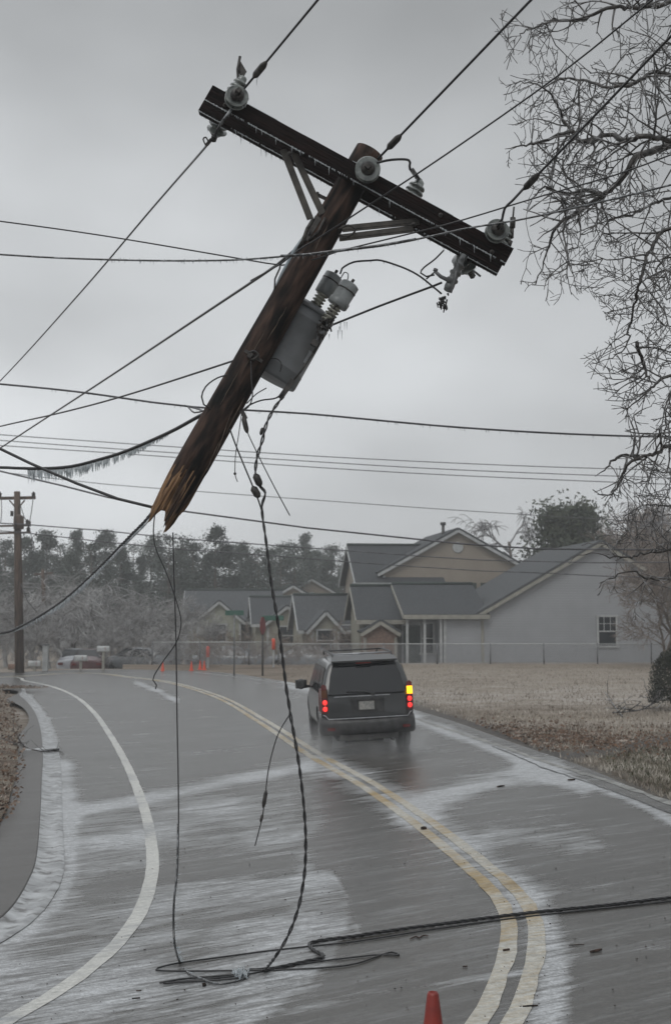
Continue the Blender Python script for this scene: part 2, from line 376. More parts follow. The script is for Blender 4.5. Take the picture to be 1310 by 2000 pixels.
YEL = [(925, 2000), (962, 1925), (984, 1860), (987, 1800), (965, 1752), (905, 1692), (800, 1604), (700, 1533), (600, 1475), (500, 1408), (420, 1362), (330, 1334), (250, 1323), (150, 1315)]
STR = [([(118, 1590), (250, 1565), (400, 1537), (600, 1495)], 14, .62), ([(800, 1592), (850, 1560), (930, 1535), (1010, 1512), (1080, 1498)], 25, .55),
 ([(640, 1490), (760, 1560), (850, 1610), (930, 1668), (1000, 1725), (1060, 1790), (1085, 1870), (1080, 1960), (1060, 2040)], 38, .52),
 ([(1020, 1500), (1075, 1520), (1140, 1545)], 14, .5), ([(125, 1500), (135, 1600), (140, 1700), (110, 1770), (40, 1830)], 26, .6),
 ([(265, 1332), (310, 1350), (345, 1368)], 6, .55), ([(0, 1342), (60, 1362), (95, 1405), (112, 1460)], 6, .5),
 ([(560, 1335), (640, 1352), (810, 1405), (900, 1437), (1000, 1478), (1071, 1503), (1144, 1530), (1225, 1560), (1310, 1600), (1500, 1690)], 12, .62),
 ([(960, 1620), (1060, 1640), (1160, 1650)], 22, .28), ([(1000, 1760), (1100, 1735), (1240, 1740)], 20, .3), ([(300, 1730), (480, 1722), (650, 1712), (690, 1765)], 6, .45),
 ([(560, 1975), (700, 1945), (900, 1915), (1100, 1890)], 8, .4), ([(400, 1660), (560, 1640), (620, 1600)], 26, .34), ([(820, 1380), (700, 1420), (650, 1440), (640, 1440)], 14, .25),
 ([(640, 1445), (760, 1440)], 12, .45)]
POLYL = [(-900, 1760), (120, 1640), (290, 1640), (330, 1735), (480, 1728), (640, 1716), (688, 1765), (690, 1820), (655, 1880), (600, 1930), (500, 1985), (420, 2040), (380, 2400), (-900, 2400)]
POLYM = [(125, 1600), (300, 1575), (560, 1560), (600, 1700), (420, 1735), (320, 1735), (200, 1735), (120, 1660)]
mb = MB(); fr = []; NA = 150
for a, b in zip(Lb, Rb):
    for k in range(NA+1):
        p = a.lerp(b, k/NA); p.z = gz(p.x); mb.v.append(p); x, y = proj(p)
        if -500 < x < 1900 and 1290 < y < 2400:
            v = .14
            for s in STR: v = max(v, .0)+s[2]*stroke(x, y, s[0], s[1])*(1-min(v, 1)*.6)
            v = max(v, .51*soft(x, y, POLYL, 20)); v = max(v, .40*soft(x, y, POLYM, 30))
            v -= .28*stroke(x, y, [(180, 1740), (330, 1700), (420, 1690), (560, 1690)], 24) + .22*stroke(x, y, [(690, 1740), (694, 1790), (660, 1880), (560, 1960)], 8)
            v -= .15*stroke(x, y, [(20, 1870), (150, 1850), (330, 1810), (560, 1780)], 10)+.12*stroke(x, y, [(1071, 1500), (1144, 1522), (1225, 1552), (1310, 1587)], 3)*3
            if y < 1335: v -= .05
            v += .16*noise.noise(Vector((p.x*1.3, p.y*.5, 1)))+.14*noise.noise(Vector((p.x*.5+p.y*.3, p.y*1.1-p.x*.5, 8)))
        else: v = .3
        fr.append(max(0, min(1, v)))
for j in range(len(Lb)-1):
    for i in range(NA): q = j*(NA+1)+i; mb.f.append([q, q+NA+1, q+NA+2, q+1]); mb.m.append(0); mb.sm.append(True)
mb.at = {'frost': fr}
tag(mb.build('road', M['asphalt']), kind='structure')

def strip(pts, w, off=0.0, z=.004, name='line', mat=None, fr=.3, wob=.0):
    c = catmull([W(p.x, p.y) for p in pts], .25); m = MB(); att = []
    for i, p in enumerate(c):
        d = (c[min(i+1, len(c)-1)]-c[max(i-1, 0)]).normalized(); s = Vector((d.y, -d.x, 0))
        for sgn in (-1, 1):
            q = p+s*(off+sgn*w/2+wob*noise.noise(Vector((p.x*3, p.y*3, sgn)))); q.z = gz(q.x)+z; m.v.append(q); att.append(fr(q) if callable(fr) else fr)
    for i in range(len(c)-1): m.f.append([2*i, 2*i+1, 2*i+3, 2*i+2]); m.m.append(0); m.sm.append(True)
    m.at = {'frost': att}; o = m.build(name, mat); 
    if m.v and (m.v[1]-m.v[0]).cross(m.v[3]-m.v[0]).z < 0: o.data.flip_normals()
    return o
WH = [(-60, 2045), (18, 1992), (95, 1948), (150, 1912), (205, 1867), (245, 1825), (272, 1785), (290, 1740), (298, 1690), (295, 1640), (285, 1590), (268, 1540), (246, 1490), (218, 1440), (185, 1393), (150, 1362), (105, 1342), (50, 1330), (0, 1323)]
wp = [G(*p) for p in WH]; wp = [W(-3.4, 5.6), W(-2.6, 6.6)]+wp+[W(-19, 46.6), W(-40, 46)]
tag(strip(wp, .13, name='edge_line_white', mat=M['white_line'], wob=.012, fr=lambda q: .36+.4*noise.noise(Vector((q.x*2, q.y*.8, 3)))+(.06 if q.y < 10.5 else 0)), kind='structure')
yp = [G(*p) for p in YEL]; yp = [W(-.6, 4.8), W(.3, 6.2)]+yp+[W(-16, 50.2), W(-40, 49.5)]
yf = lambda q: .50+.5*noise.noise(Vector((q.x*2, q.y*.9, 5)))+(.25 if q.y < 9.6 else 0)
tag(strip(yp, .125, 0.02, name='centre_line_yellow', mat=M['yellow_line'], fr=yf, wob=.018), kind='structure')
tag(strip(yp, .125, .225, name='centre_line_yellow', mat=M['yellow_line'], fr=lambda q: yf(q)+.15, wob=.018), kind='structure')
RW = [(380, 1313), (450, 1321), (540, 1333), (640, 1352), (730, 1377), (808, 1403), (901, 1433), (994, 1463), (1071, 1491), (1144, 1512), (1225, 1539), (1310, 1569), (1420, 1612)]
tag(strip([G(*p) for p in RW], .12, name='edge_line_white', mat=M['worn_line'], wob=.07, fr=.42), kind='structure')
tag(strip([G(*p) for p in [(960, 1457), (1010, 1478), (1071, 1504), (1144, 1527), (1225, 1556), (1310, 1588), (1420, 1630)]], .035, z=.003, name='road_crack', mat=M['crack'], wob=.05), kind='structure')
# crack filled with dark water along the right edge
# kerb gutter and path at the left
OUT = [(0, 1343), (40, 1362), (64, 1387), (78, 1420), (84, 1470), (82, 1530), (79, 1600), (72, 1680), (56, 1728), (20, 1785), (-40, 1832), (-120, 1885), (-300, 1965)]
INN = [(0, 1339), (55, 1357), (86, 1393), (106, 1438), (118, 1480), (121, 1550), (123, 1620), (125, 1700), (100, 1760), (50, 1812), (-40, 1866), (-140, 1922), (-330, 2010)]
o_ = [W(-45, 40.2), W(-18, 42.8)]+[G(*p) for p in OUT]+[W(-5, 7.2), W(-20, 5.8)]; i_ = [W(-45, 41), W(-18, 43.5)]+[G(*p) for p in INN]+[W(-4.8, 6.4), W(-20, 5.0)]
oo = resample([W(p.x, p.y) for p in o_], 12); ii = resample([W(p.x, p.y) for p in i_], 12)
m = MB(); NW = 6
for j, (a, b) in enumerate(zip(oo, ii)):
    for k in range(NW+1):
        p = a.lerp(b, k/NW)
        if k == NW: p += (b-a).normalized()*.02*noise.noise(p*6)
        p.z = gz(p.x)+.006+.03*(abs(k/NW-.5)*2)**2*(1 if k < NW else 0); m.v.append(p)
for j in range(len(oo)-1):
    for i in range(NW): q = j*(NW+1)+i; m.f.append([q, q+NW+1, q+NW+2, q+1]); m.m.append(0); m.sm.append(True)
tag(m.build('gutter', M['concrete']), kind='structure')
# dark path with a low kerb step
m = MB(); prof = [(0, .030), (-.012, .045), (-.03, .05), (-.5, .052), (-1.1, .055), (-2.0, .06)]
for j, (a, b) in enumerate(zip(oo, ii)):
    d = (b-a).normalized()
    for (s, h) in prof: p = a+d*s; p.z = gz(p.x)+h; m.v.append(p)
k_ = len(prof)
for j in range(len(oo)-1):
    for i in range(k_-1): q = j*k_+i; m.f.append([q, q+1, q+k_+1, q+k_]); m.m.append(0); m.sm.append(False)
tag(m.build('path', M['path']), kind='structure')
# grassy bank with leaf litter beyond the path
BK = [(-60, 1352), (0, 1352), (14, 1375), (25, 1400), (33, 1430), (36, 1470), (32, 1520), (22, 1560), (10, 1600), (-30, 1650), (-120, 1720), (-300, 1760)]
bk = resample([W(-40, 37)]+[G(*p, 0) for p in BK]+[W(-12, 9.6)], 14); m = MB(); NB = 26; a1 = []; a2 = []
for p in bk:
    for k in range(NB):
        s = k/NB; q = W(p.x-s*9*(1+s), p.y-.5*s); h = .10+.5*s**1.3+.05*noise.noise(Vector((q.x*3, q.y*2, 0)))*min(1, s*10)
        q.z = gz(q.x)+h+ (.012 if k else 0); m.v.append(q); a1.append(.25+.5*noise.noise(Vector((q.x*2, q.y, 9)))); a2.append(.9)
for j in range(len(bk)-1):
    for i in range(NB-1): q = j*NB+i; m.f.append([q, q+1, q+NB+1, q+NB]); m.m.append(0); m.sm.append(True)
m.at = {'frost': a1, 'leaf': a2, 'green': [.15]*len(a1), 'mud': [0.]*len(a1)}
tag(m.build('bank', M['lawn']), kind='structure')

# ------------------------------------------------------------------ grass blades and leaves (uncountable)
M['blade'] = noisy('frosted_grass_blades', (.12, .092, .068), (.44, .405, .355), 1.6, .8, lo=.35, hi=.62)
M['gblade'] = noisy('green_grass_blades', (.04, .045, .02), (.12, .11, .06), 3, .8)
M['leaf'] = noisy('fallen_leaves', (.035, .023, .015), (.14, .08, .048), 6, .8, c3=(.35, .3, .26), s3=4)
def blades(name, n, pick, hmin, hmax, mat, wd=.012):
    m = MB()
    for _ in range(n):
        p = pick()
        if p is None: continue
        h = random.uniform(hmin, hmax); a = random.uniform(0, 6.28); w = wd*random.uniform(.6, 1.4); s = Vector((math.cos(a), math.sin(a), 0))*w
        t = Vector((random.uniform(-.6, .6)*h, random.uniform(-.6, .6)*h, h)); m.add([p-s, p+s, p+t], [(0, 1, 2)])
    return tag(m.build(name, mat), kind='stuff')
MUDL = [(640, 1345), (830, 1388), (930, 1420), (1000, 1447), (1070, 1480), (1180, 1512), (1310, 1572), (1500, 1652)]
def ylim(x):
    for a, b in zip(MUDL, MUDL[1:]):
        if a[0] <= x <= b[0]: return a[1]+(b[1]-a[1])*(x-a[0])/(b[0]-a[0])
    return 1340
def pickL():
    x = random.uniform(560, 1500); y = random.uniform(1298, 1560)
    if y > ylim(x)-8: return None
    d = stroke(x, y, [(1040, 1468), (1120, 1472), (1190, 1464), (1330, 1437)], 12)
    if random.random() < d: return None
    return G(x, y, -.03)
blades('frosted_grass', 42000, pickL, .03, .10, M['blade'], .011)
def pickG():
    x = random.uniform(1150, 1520); y = random.uniform(1445, 1640)
    if not inside(x, y, [(1175, 1480), (1240, 1462), (1330, 1445), (2000, 1445), (2000, 1700), (1400, 1600), (1260, 1528), (1190, 1497)]): return None
    return G(x, y, -.03)
blades('green_grass', 9000, pickG, .03, .08, M['gblade'], .008)
def leafpatch(name, n, pick):
    m = MB()
    for _ in range(n):
        p = pick()
        if p is None: continue
        s = random.uniform(.015, .05); a = Vector([random.uniform(-1, 1) for _ in range(3)]).normalized(); a.z *= .5; b = a.orthogonal().normalized()
        p = p+Vector((0, 0, .02)); m.add([p-a*s, p+b*s*.6, p+a*s, p-b*s*.6+Vector((0, 0, .01))], [(0, 1, 2, 3)])
    return tag(m.build(name, M['leaf']), kind='stuff')
def pk2():
    x = random.gauss(1060, 190); y = random.gauss(1428+(x-900)*.06, 14)
    return G(x, y, 0) if y < ylim(x)-4 and x > 640 else None
leafpatch('leaf_litter', 3800, pk2)
def pk3():
    j = random.randrange(len(bk)); k = random.randrange(6); q = m_bank[j*NB+k]; return q+Vector((random.uniform(-.3, .1), random.uniform(-.3, .3), .02))
m_bank = [v.copy() for v in m.v]
leafpatch('leaf_litter', 7000, pk3)
def pk4():
    j = random.randrange(len(bk)); k = random.randrange(5); q = m_bank[j*NB+k]; return q+Vector((random.uniform(-.3, .05), random.uniform(-.3, .3), -.01))
blades('bank_grass', 6000, pk4, .03, .12, M['blade'], .006)

# ------------------------------------------------------------------ the snapped pole (one rigid thing, hanging in its wires)
D = 9.0
PB = P(322, 1003, D); PT = P(722, 296, D); Vx = (PT-PB).normalized(); Ux = Vector((Vx.z, 0, -Vx.x)); Wy = Vector((0, 1, 0))
rot = Matrix((Ux, Wy, Vx)).transposed()
pole = empty('broken_utility_pole', PB, rot, 'snapped brown utility pole hanging tilted in its wires with splintered lower end and grey transformer', 'utility pole')
PL = (PT-PB).length
# shaft: local coordinates, z up the pole
M['rawwood'] = noisy('torn_raw_wood', (.085, .04, .018), (.34, .205, .105), 9, .8, (8, 8, .7), 8, .3, .7, .8, c3=(.03, .016, .010), s3=3.5, lo3=.46, hi3=.6)
m = MB(); NS = 72; ST = 70
def prad(z, q):
    r = .124-.020*z/PL
    return r*(1+.035*noise.noise(Vector((math.cos(q)*1.5, math.sin(q)*1.5, z*.9)))+.02*noise.noise(Vector((math.cos(q)*6, math.sin(q)*6, z*.5))))
def pend(q):        # height of the break around the shaft; q=0 is +x (right), pi is left, -pi/2 faces the camera
    x = math.cos(q)
    base = {-1: .03, -.8: -.05, -.54: -.12, -.35: -.03, -.15: .03, .1: .02, .3: -.02, .5: -.06, .7: -.12, .85: -.12, .95: -.03, 1.0: .08}
    ks = sorted(base)
    for a, b in zip(ks, ks[1:]):
        if a <= x <= b: v = base[a]+(base[b]-base[a])*(x-a)/(b-a); break
    return v+.05*noise.noise(Vector((q*7, 3, 0)))+.03*noise.noise(Vector((q*23, 1, 0)))+(.18 if math.sin(q) > .2 else 0)
for i in range(ST+1):
    t = i/ST
    for k in range(NS):
        q = 2*math.pi*k/NS; z0 = pend(q); z = z0+(PL-z0)*(t**1.25); r = prad(z, q)
        # torn-out front near the break: the outer wood is gone in long slivers
        if math.sin(q) < .3:
            dep = max(0, 1-(z-z0)/(.42+.28*noise.noise(Vector((q*5, 0, 7))))); r -= .045*dep**.6*max(0, .55+.9*noise.noise(Vector((q*6, z*1.2, 2))))
        m.v.append(Vector((r*math.cos(q), r*math.sin(q), z)))
for i in range(ST):
    for k in range(NS):
        a = i*NS+k; c = i*NS+(k+1) % NS; q = 2*math.pi*(k+.5)/NS; z = m.v[a].z; z0 = pend(q)
        raw = (z-z0) < .27+.34*noise.noise(Vector((q*6, 4, 1)))+.10*noise.noise(Vector((q*25, 4, 1))) and math.sin(q) < .45
        m.f.append([a, c, c+NS, a+NS]); m.m.append(1 if raw else 0); m.sm.append(not raw)
# top cap, slightly domed
ct = len(m.v); m.v.append(Vector((0, 0, PL+.03)))
for k in range(NS): m.f.append([ST*NS+k, ST*NS+(k+1) % NS, ct]); m.m.append(0); m.sm.append(True)
# torn inner surface
b0 = len(m.v)
for lv, (rr, dz) in enumerate([(.62, .10), (.3, .2)]):
    for k in range(NS):
        q = 2*math.pi*k/NS; m.v.append(Vector((.12*rr*math.cos(q), .12*rr*math.sin(q), pend(q)+dz+.07*noise.noise(Vector((q*9, lv*5, 2))))))
for k in range(NS):
    k2 = (k+1) % NS
    m.f.append([k2, k, b0+k, b0+k2]); m.m.append(1); m.sm.append(False)
    m.f.append([b0+k2, b0+k, b0+NS+k, b0+NS+k2]); m.m.append(1); m.sm.append(False)
m.f.append([b0+NS+k for k in range(NS)]); m.m.append(1); m.sm.append(False)
m.build('pole_shaft', [M['pole'], M['rawwood']], pole, local=True)
# splinters
m = MB()
def sliver(a, b, w, y0=-.02):
    a = Vector(a); b = Vector(b); d = (b-a).normalized(); s = Vector((d.z, 0, -d.x)); n = Vector((0, 1, 0)); q = []
    for t, k in ((0, .8), (.25, 1), (.55, .6), (.8, .35), (1, .04)):
        c = a.lerp(b, t)+s*w*.25*noise.noise(a*9+Vector((t*4, 0, 0))); q += [c-s*w*k/2, c-n*w*k*.35, c+s*w*k/2, c+n*w*k*.35]
    fs = [(4*i+j, 4*i+(j+1) % 4, 4*i+4+(j+1) % 4, 4*i+4+j) for i in range(4) for j in range(4)]
    m.add(q, fs+[(0, 1, 2, 3), (16, 17, 18, 19)], random.choice([0, 0, 1]))
sl = lambda x1, y1, x2, y2, w, yy: sliver(*(lambda A, B: (A, B))(rot.inverted() @ (P(x1, y1, D+yy)-PB), rot.inverted() @ (P(x2, y2, D+yy)-PB)), w)
for a in [(318, 955, 284, 1028, .05, -.07), (300, 992, 279, 1055, .018, -.06), (352, 985, 336, 1050, .07, -.05), (340, 1030, 321, 1095, .014, -.05), (345, 1010, 329, 1040, .03, -.08), (330, 950, 300, 1005, .05, -.10),
          (345, 900, 318, 985, .045, -.115), (372, 880, 340, 990, .04, -.115), (390, 900, 352, 1000, .05, -.11), (375, 960, 352, 1040, .05, -.02), (322, 985, 313, 1017, .022, -.04), (310, 965, 291, 1010, .03, -.02), (350, 930, 327, 1020, .03, -.12), (395, 930, 362, 1010, .03, -.08),
          (330, 930, 306, 990, .03, -.12), (360, 950, 345, 1025, .03, -.12)]: sl(*a)
for _ in range(34):
    x = random.uniform(302, 372); x2 = x-random.uniform(12, 26); y = 985-(x-302)*.5+random.uniform(-35, 30); sl(x+14, y-45, x2+8, y+random.uniform(18, 45), random.uniform(.006, .02), random.uniform(-.11, .05))
m.build('splinters', [M['rawwood'], M['pole']], pole)
# long checks in the shaft
M['barkstrip'] = noisy('pale_wood_strip', (.04, .028, .02), (.11, .08, .06), 20, .8)
for (x1, y1, x2, y2) in [(455, 800, 415, 905), (478, 775, 440, 850), (520, 640, 470, 735), (640, 440, 605, 505), (430, 860, 405, 915), (560, 600, 520, 668), (470, 720, 430, 790)]:
    a, b = P(x1, y1, D-.118), P(x2, y2, D-.122); m = MB(); m.tube([a.lerp(b, t/6)+Ux*.006*noise.noise(a*9+Vector((t, 0, 0))) for t in range(7)], [.001, .003, .004, .003, .004, .002, .001], 4); m.build('bark_strip', M['barkstrip'], pole)

# crossarms, one either side of the shaft
AH, AW = .118, .092
def armc(t, w): a, b = P(409, 185, D-.155), P(993, 503, D-.155); p = a.lerp(b, t); p.y = D+w; return p
for w in (-.155, .155):
    m = MB(); a, b = armc(0, w), armc(1, w); n_ = 24
    if w > 0: a += Ux*-.09; b += Ux*-.02
    for i in range(n_+1):
        c = a.lerp(b, i/n_)
        for (s, u) in ((-1, -.9), (-1, .9), (-.9, 1), (.9, 1), (1, .9), (1, -.9), (.9, -1), (-.9, -1)):
            jt = 1+.03*noise.noise(c*5+Vector((s, u, w)))
            m.v.append(c+Wy*s*AW/2*jt+Vx*u*AH/2*jt)
    for i in range(n_):
        for k in range(8): q = i*8+k; r = i*8+(k+1) % 8; m.f.append([q, r, r+8, q+8]); m.m.append(0); m.sm.append(False)
    m.f.append(list(range(8))); m.f.append(list(range(n_*8, n_*8+8))); m.m += [0, 0]; m.sm += [False, False]
    arm = m.build('crossarm', M['arm'], pole)
    m = MB()          # rim of ice along the lower edge, drips below
    for i in range(260):
        t = random.random(); c = a.lerp(b, t)-Vx*AH/2+Wy*(-AW/2 if w < 0 else random.choice([-AW/2, AW/2]))
        L = random.uniform(.002, .014) if random.random() < .96 else random.uniform(.03, .06)
        m.tube([c+Vector((0, 0, .004)), c-Vector((0, 0, L))], [.003, .0006], 4)
    for i in range(60):
        t0 = i/60; c = a.lerp(b, t0); 
        if noise.noise(Vector((t0*14, w, 0))) > -.15: m.bar(c-Vx*(AH/2+.001)-Wy*(AW/2-.004), a.lerp(b, t0+.017)-Vx*(AH/2+.001)-Wy*(AW/2-.004), .006, .004)
        if noise.noise(Vector((t0*9, w, 4))) > .05: m.bar(c+Vx*(AH/2+.002)-Wy*(AW/2-.006), a.lerp(b, t0+.017)+Vx*(AH/2+.002)-Wy*(AW/2-.006), .006, .003)
    m.build('ice_rim', M['ice'], arm)['kind'] = 'stuff'
def PP(x, y, w=0): return P(x, y, D+w)
for (a, b, w) in [((553, 292), (606, 428), -.105), ((573, 297), (630, 418), -.1), ((818, 432), (668, 447), -.105), ((806, 447), (662, 465), -.1)]:
    m = MB(); w1, w2 = -.12, -.12
    p, q = PP(*a, w), PP(*b, -.09); m.bar(p, q, .012, .048); m.bar(p-Vx*0+Wy*-.008, q+Wy*-.008, .006, .018); m.build('brace', M['brace'], pole)
m = MB(); m.bar(PP(619, 380, .0), PP(650, 395, 0), .022, .022); m.bar(PP(617, 379, 0), PP(621, 381, 0), .034, .034); m.build('through_bolt', M['dsteel'], pole)
for (x, y, w) in [(565, 300, -.205), (808, 438, -.205), (440, 205, -.205), (860, 420, -.205), (960, 492, -.205), (700, 345, -.205)]:
    m = MB(); c = PP(x, y, w); m.lathe(c+Wy*.008, -Wy, [(0, .018), (.006, .018), (.006, .010), (.03, .009), (.032, .004)], 8); m.build('bolt', M['dsteel'], pole)
m = MB(); c = PP(612, 440, -.06)
m.bar(PP(622, 425, -.09), PP(596, 468, -.09), .03, .05); m.tube([PP(612, 428, -.1), PP(600, 447, -.1), PP(592, 470, -.1), PP(583, 485, -.08)], .014, 8); m.tube([PP(635, 425, -.13), PP(622, 452, -.12), PP(604, 470, -.1)], .012, 8)
m.tube(catmull([PP(660, 448, -.13), PP(680, 440, -.15), PP(694, 449, -.14), PP(680, 462, -.13), PP(662, 458, -.13)], .02), .008, 6)
m.build('brace_bracket', M['dsteel'], pole)
# grey fibreglass strain rod behind the shaft
m = MB(); m.tube([PP(603, 450, .0), PP(576, 488, .02), PP(551, 537, .04), PP(522, 604, .06)], [.012, .015, .017, .017], 10); m.build('strain_rod', M['fiberglass'], pole)

# bell insulators
def bell(c, ax, r=.085, name='strain_insulator', n=2, skirt=.05):
    c = Vector(c); ax = Vector(ax).normalized(); m = MB()
    for i in range(n):
        o = c-ax*(i*skirt)
        m.lathe(o, ax, [(-.02, .03), (-.012, r*.6), (-.004, r*.93), (.0, r), (.006, r*1.0), (.011, r*.93), (.004, r*.86), (.010, r*.78), (.004, r*.70), (.013, r*.6), (.006, r*.5), (.02, r*.42), (.03, r*.2)], 32, 0)
    ins = m.build(name, M['porcelain'], pole)
    m = MB(); m.lathe(c, ax, [(.012, .050), (.03, .048), (.05, .026)], 14); m.tube([c+ax*.02, c+ax*.09], [.02, .015], 10); m.box(c+ax*.07, (ax, ax.orthogonal(), ax.cross(ax.orthogonal())), (.05, .034, .03)); bk_ = MB(); bk_.tube([c-ax*(n*skirt+.0), c-ax*(n*skirt+.05)], .015, 8); bk_.build('rear_link', M['dsteel'], ins)
    q = ax.orthogonal().normalized()
    for s in (-1, 1): m.tube([c+ax*.05+q*.03*s, c+ax*.055-q*.0], .006, 5)
    m.build('clevis', M['dsteel'], ins)
    for k in range(4):
        a = random.uniform(0, 6.28); pr = c+(q*math.cos(a)+ax.cross(q)*math.sin(a))*r; m = MB()
        m.tube([pr, pr-Vector((0, 0, random.uniform(.015, .04)))], [.003, .0005], 4); m.build('icicle', M['ice'], ins)
    return ins
def pin(c, up, r=.062, n=3, name='pin_insulator', stem=True):
    c = Vector(c); up = Vector(up).normalized(); m = MB(); pr = []
    for i in range(n):
        z = i*.038; k = r*(1-.08*i); pr += [(z, k*.62), (z+.004, k*.98), (z+.012, k), (z+.022, k*.92), (z+.03, k*.66)]
    pr += [(n*.038, r*.5), (n*.038+.02, r*.45), (n*.038+.03, r*.3)]
    m.lathe(c, up, pr, 24); ins = m.build(name, M['porcelain'], pole)
    m = MB(); m.tube([c-up*.07, c+up*.01], .014, 8); m.build('stem', M['dsteel'], ins); return ins
bell(PP(718, 330, -.30), (P(860, 175, D-1.0)-PP(718, 330, -.30)).normalized()*.6+Vector((-.3, -.9, -.3)), .088, n=2)
bell(PP(463, 188, -.28), Vector((.2, -.9, .1)), .082, n=2)
bell(PP(971, 449, -.28), Vector((.12, -.95, .12)), .080, n=2)
bell(PP(424, 254, .32), Vector((-.35, .6, -.6)), .078, n=2)
bell(PP(912, 522, .25), Vector((.45, .5, -.55)), .078, n=3)
pin(PP(452, 192, -.10), Vx, .068, 4); pin(PP(802, 386, -.02), Vx, .075, 3); pin(PP(976, 478, -.02), Vx, .068, 3)
# arrester tail and flag-like burnt disconnector at the left end
m = MB(); m.tube([PP(466, 165, -.1), PP(464, 135, -.1), PP(469, 110, -.1)], [.011, .009, .010], 8)
m.add([PP(469, 118, -.1), PP(482, 140, -.1), PP(472, 158, -.1), PP(466, 140, -.09), PP(470, 122, -.07), PP(481, 141, -.075), PP(472, 156, -.07)], [(0, 1, 2, 3), (4, 6, 5), (0, 4, 5, 1), (1, 5, 6, 2)])
m.build('arrester_tail', M['dsteel'], pole)
m = MB(); m.tube([PP(1000, 445, -.05), PP(1001, 425, -.05)], .020, 8); m.tube([PP(999, 465, -.05), PP(1000, 440, -.05)], .012, 8); m.tube([PP(1001, 425, -.05), PP(1003, 404, -.05)], .007, 6); m.tube([PP(996, 470, -.05), PP(992, 482, -.05)], .018, 8); m.build('arrester_tail', M['dsteel'], pole)
# fuse cutout hanging under the right end
m = MB(); a, b = PP(905, 498, .05), PP(870, 575, -.0); d = (b-a).normalized()
m.lathe(a, d, [(0, .022), (.05, .026), (.08, .03), (.09, .042), (.10, .042), (.11, .03), (.14, .03), (.15, .043), (.16, .043), (.17, .032), (.2, .032), (.21, .044), (.22, .044), (.23, .033), (.27, .036), (.3, .03)], 20)
cut = m.build('fuse_cutout', noisy('grey_cutout_porcelain', (.085, .09, .09), (.16, .17, .17), 9, .25), pole)
m = MB(); m.tube([PP(893, 515, -.06), PP(888, 545, -.07), PP(880, 572, -.06)], .009, 6); m.tube([PP(880, 550, -.02), PP(860, 540, -.02), PP(849, 530, -.03)], [.016, .014, .012], 8); m.tube([PP(849, 530, -.03), PP(851, 525, -.03)], .016, 8)
m.build('fuse_hinge', M['steel'], cut); m = MB(); m.tube([PP(922, 527, 0), PP(938, 540, -.0)], .008, 6); m.build('eye_bolt', M['steel'], cut)
m = MB(); c = PP(864, 588, -.0)
for _ in range(26):
    q = Vector([random.gauss(0, .02) for _ in range(3)]); m.tube([c+q, c+q+Vector((random.uniform(-.03, .02), random.uniform(-.02, .02), random.uniform(-.05, .02)))], [random.uniform(.006, .012), .004], 5)
m.build('burnt_contact', M['black'], cut)

# transformer: its axis runs along the pole, bracketed behind its right side
TW = .30; tb = PP(523, 737, TW); tt = PP(601, 598, TW); ax = Vx; L = (tt-tb).length
m = MB(); Rk = .22
m.lathe(tb, ax, [(.0, .02), (.0, Rk*.9), (.004, Rk*.985), (.02, Rk), (.1, Rk), (.104, Rk*1.012), (.112, Rk), (L*.80, Rk), (L*.805, Rk*1.01), (L*.825, Rk*1.01), (L*.83, Rk), (L*.93, Rk)], 48)
tk = m.build('transformer_tank', M['tank'], pole)
m = MB(); m.lathe(tb+ax*(L*.925), ax, [(0, Rk*1.04), (.022, Rk*1.04), (.03, Rk), (.055, Rk*.72), (.07, Rk*.35), (.075, .02)], 40); m.build('lid', M['tank'], tk)
m = MB()
for t in (.2, .75): c = tb+ax*L*t; m.bar(c-Wy*(Rk-.03)-Ux*.13, c-Wy*(Rk-.03)-Ux*.13+Vector((0, -.10, 0)), .07, .12, Vx)
m.build('hanger_bracket', M['tank'], tk)
m = MB(); c = tb+ax*L*.42+Ux*Rk*.86-Wy*Rk*.5; m.bar(c-ax*.05, c+ax*.05, .02, .03, Wy); m.bar(c+ax*.10-Ux*.01, c+ax*.26, .012, .05, Wy); m.build('lug', M['tank'], tk)
m = MB()          # curved hand hole cover line and a lifting band
m.tube(catmull([tb+ax*.10+Ux*(-.02)-Wy*Rk*1.0, tb+ax*.12+Ux*.03-Wy*Rk*.99, tb+ax*.10+Ux*.07-Wy*Rk*.945, tb+ax*.05+Ux*.085-Wy*Rk*.915], .01), .0035, 5); m.build('weld_bead', M['dsteel'], tk)
def bushing(x1, y1, x2, y2, w, capn, hexa=False):
    a, b = PP(x1, y1, w), PP(x2, y2, w); d = (b-a).normalized(); Lb_ = (b-a).length; m = MB(); pr = []; z = 0; k = 0
    while z < Lb_*.6:
        pr += [(z, .030), (z+.006, .046), (z+.013, .048), (z+.02, .032)]; z += .026
    m.lathe(a, d, pr, 20); bs = m.build('bushing', noisy('bushing_porcelain', (.09, .09, .08), (.34, .34, .29), 18, .2), tk)
    m = MB(); s = Lb_*.42; m.lathe(a, d, [(s, .05), (s+.005, .064), (s+.05, .066), (Lb_*1.0, .066), (Lb_*1.0+.004, .062), (Lb_+.012, .04), (Lb_+.02, .012)] if not hexa else [(s, .045), (s+.004, .078), (s+.05, .08), (s+.055, .072), (Lb_, .07), (Lb_+.012, .05)], 8 if hexa else 24); m.build('wildlife_guard', M['cap'], bs)
    m = MB(); c = a+d*Lb_*.82; m.lathe(c, d, [(0, .0675), (.01, .0675)] if not hexa else [(0, .0735), (.01, .0735)], 8 if hexa else 24); m.tube([b+d*.01, b+d*.045], .012, 6); m.build('clamp', M['dsteel'], bs)
bushing(613, 602, 652, 538, TW-.08, 1); bushing(637, 628, 684, 556, TW-.24, 2, True)
m = MB(); c = PP(640, 632, TW-.26)
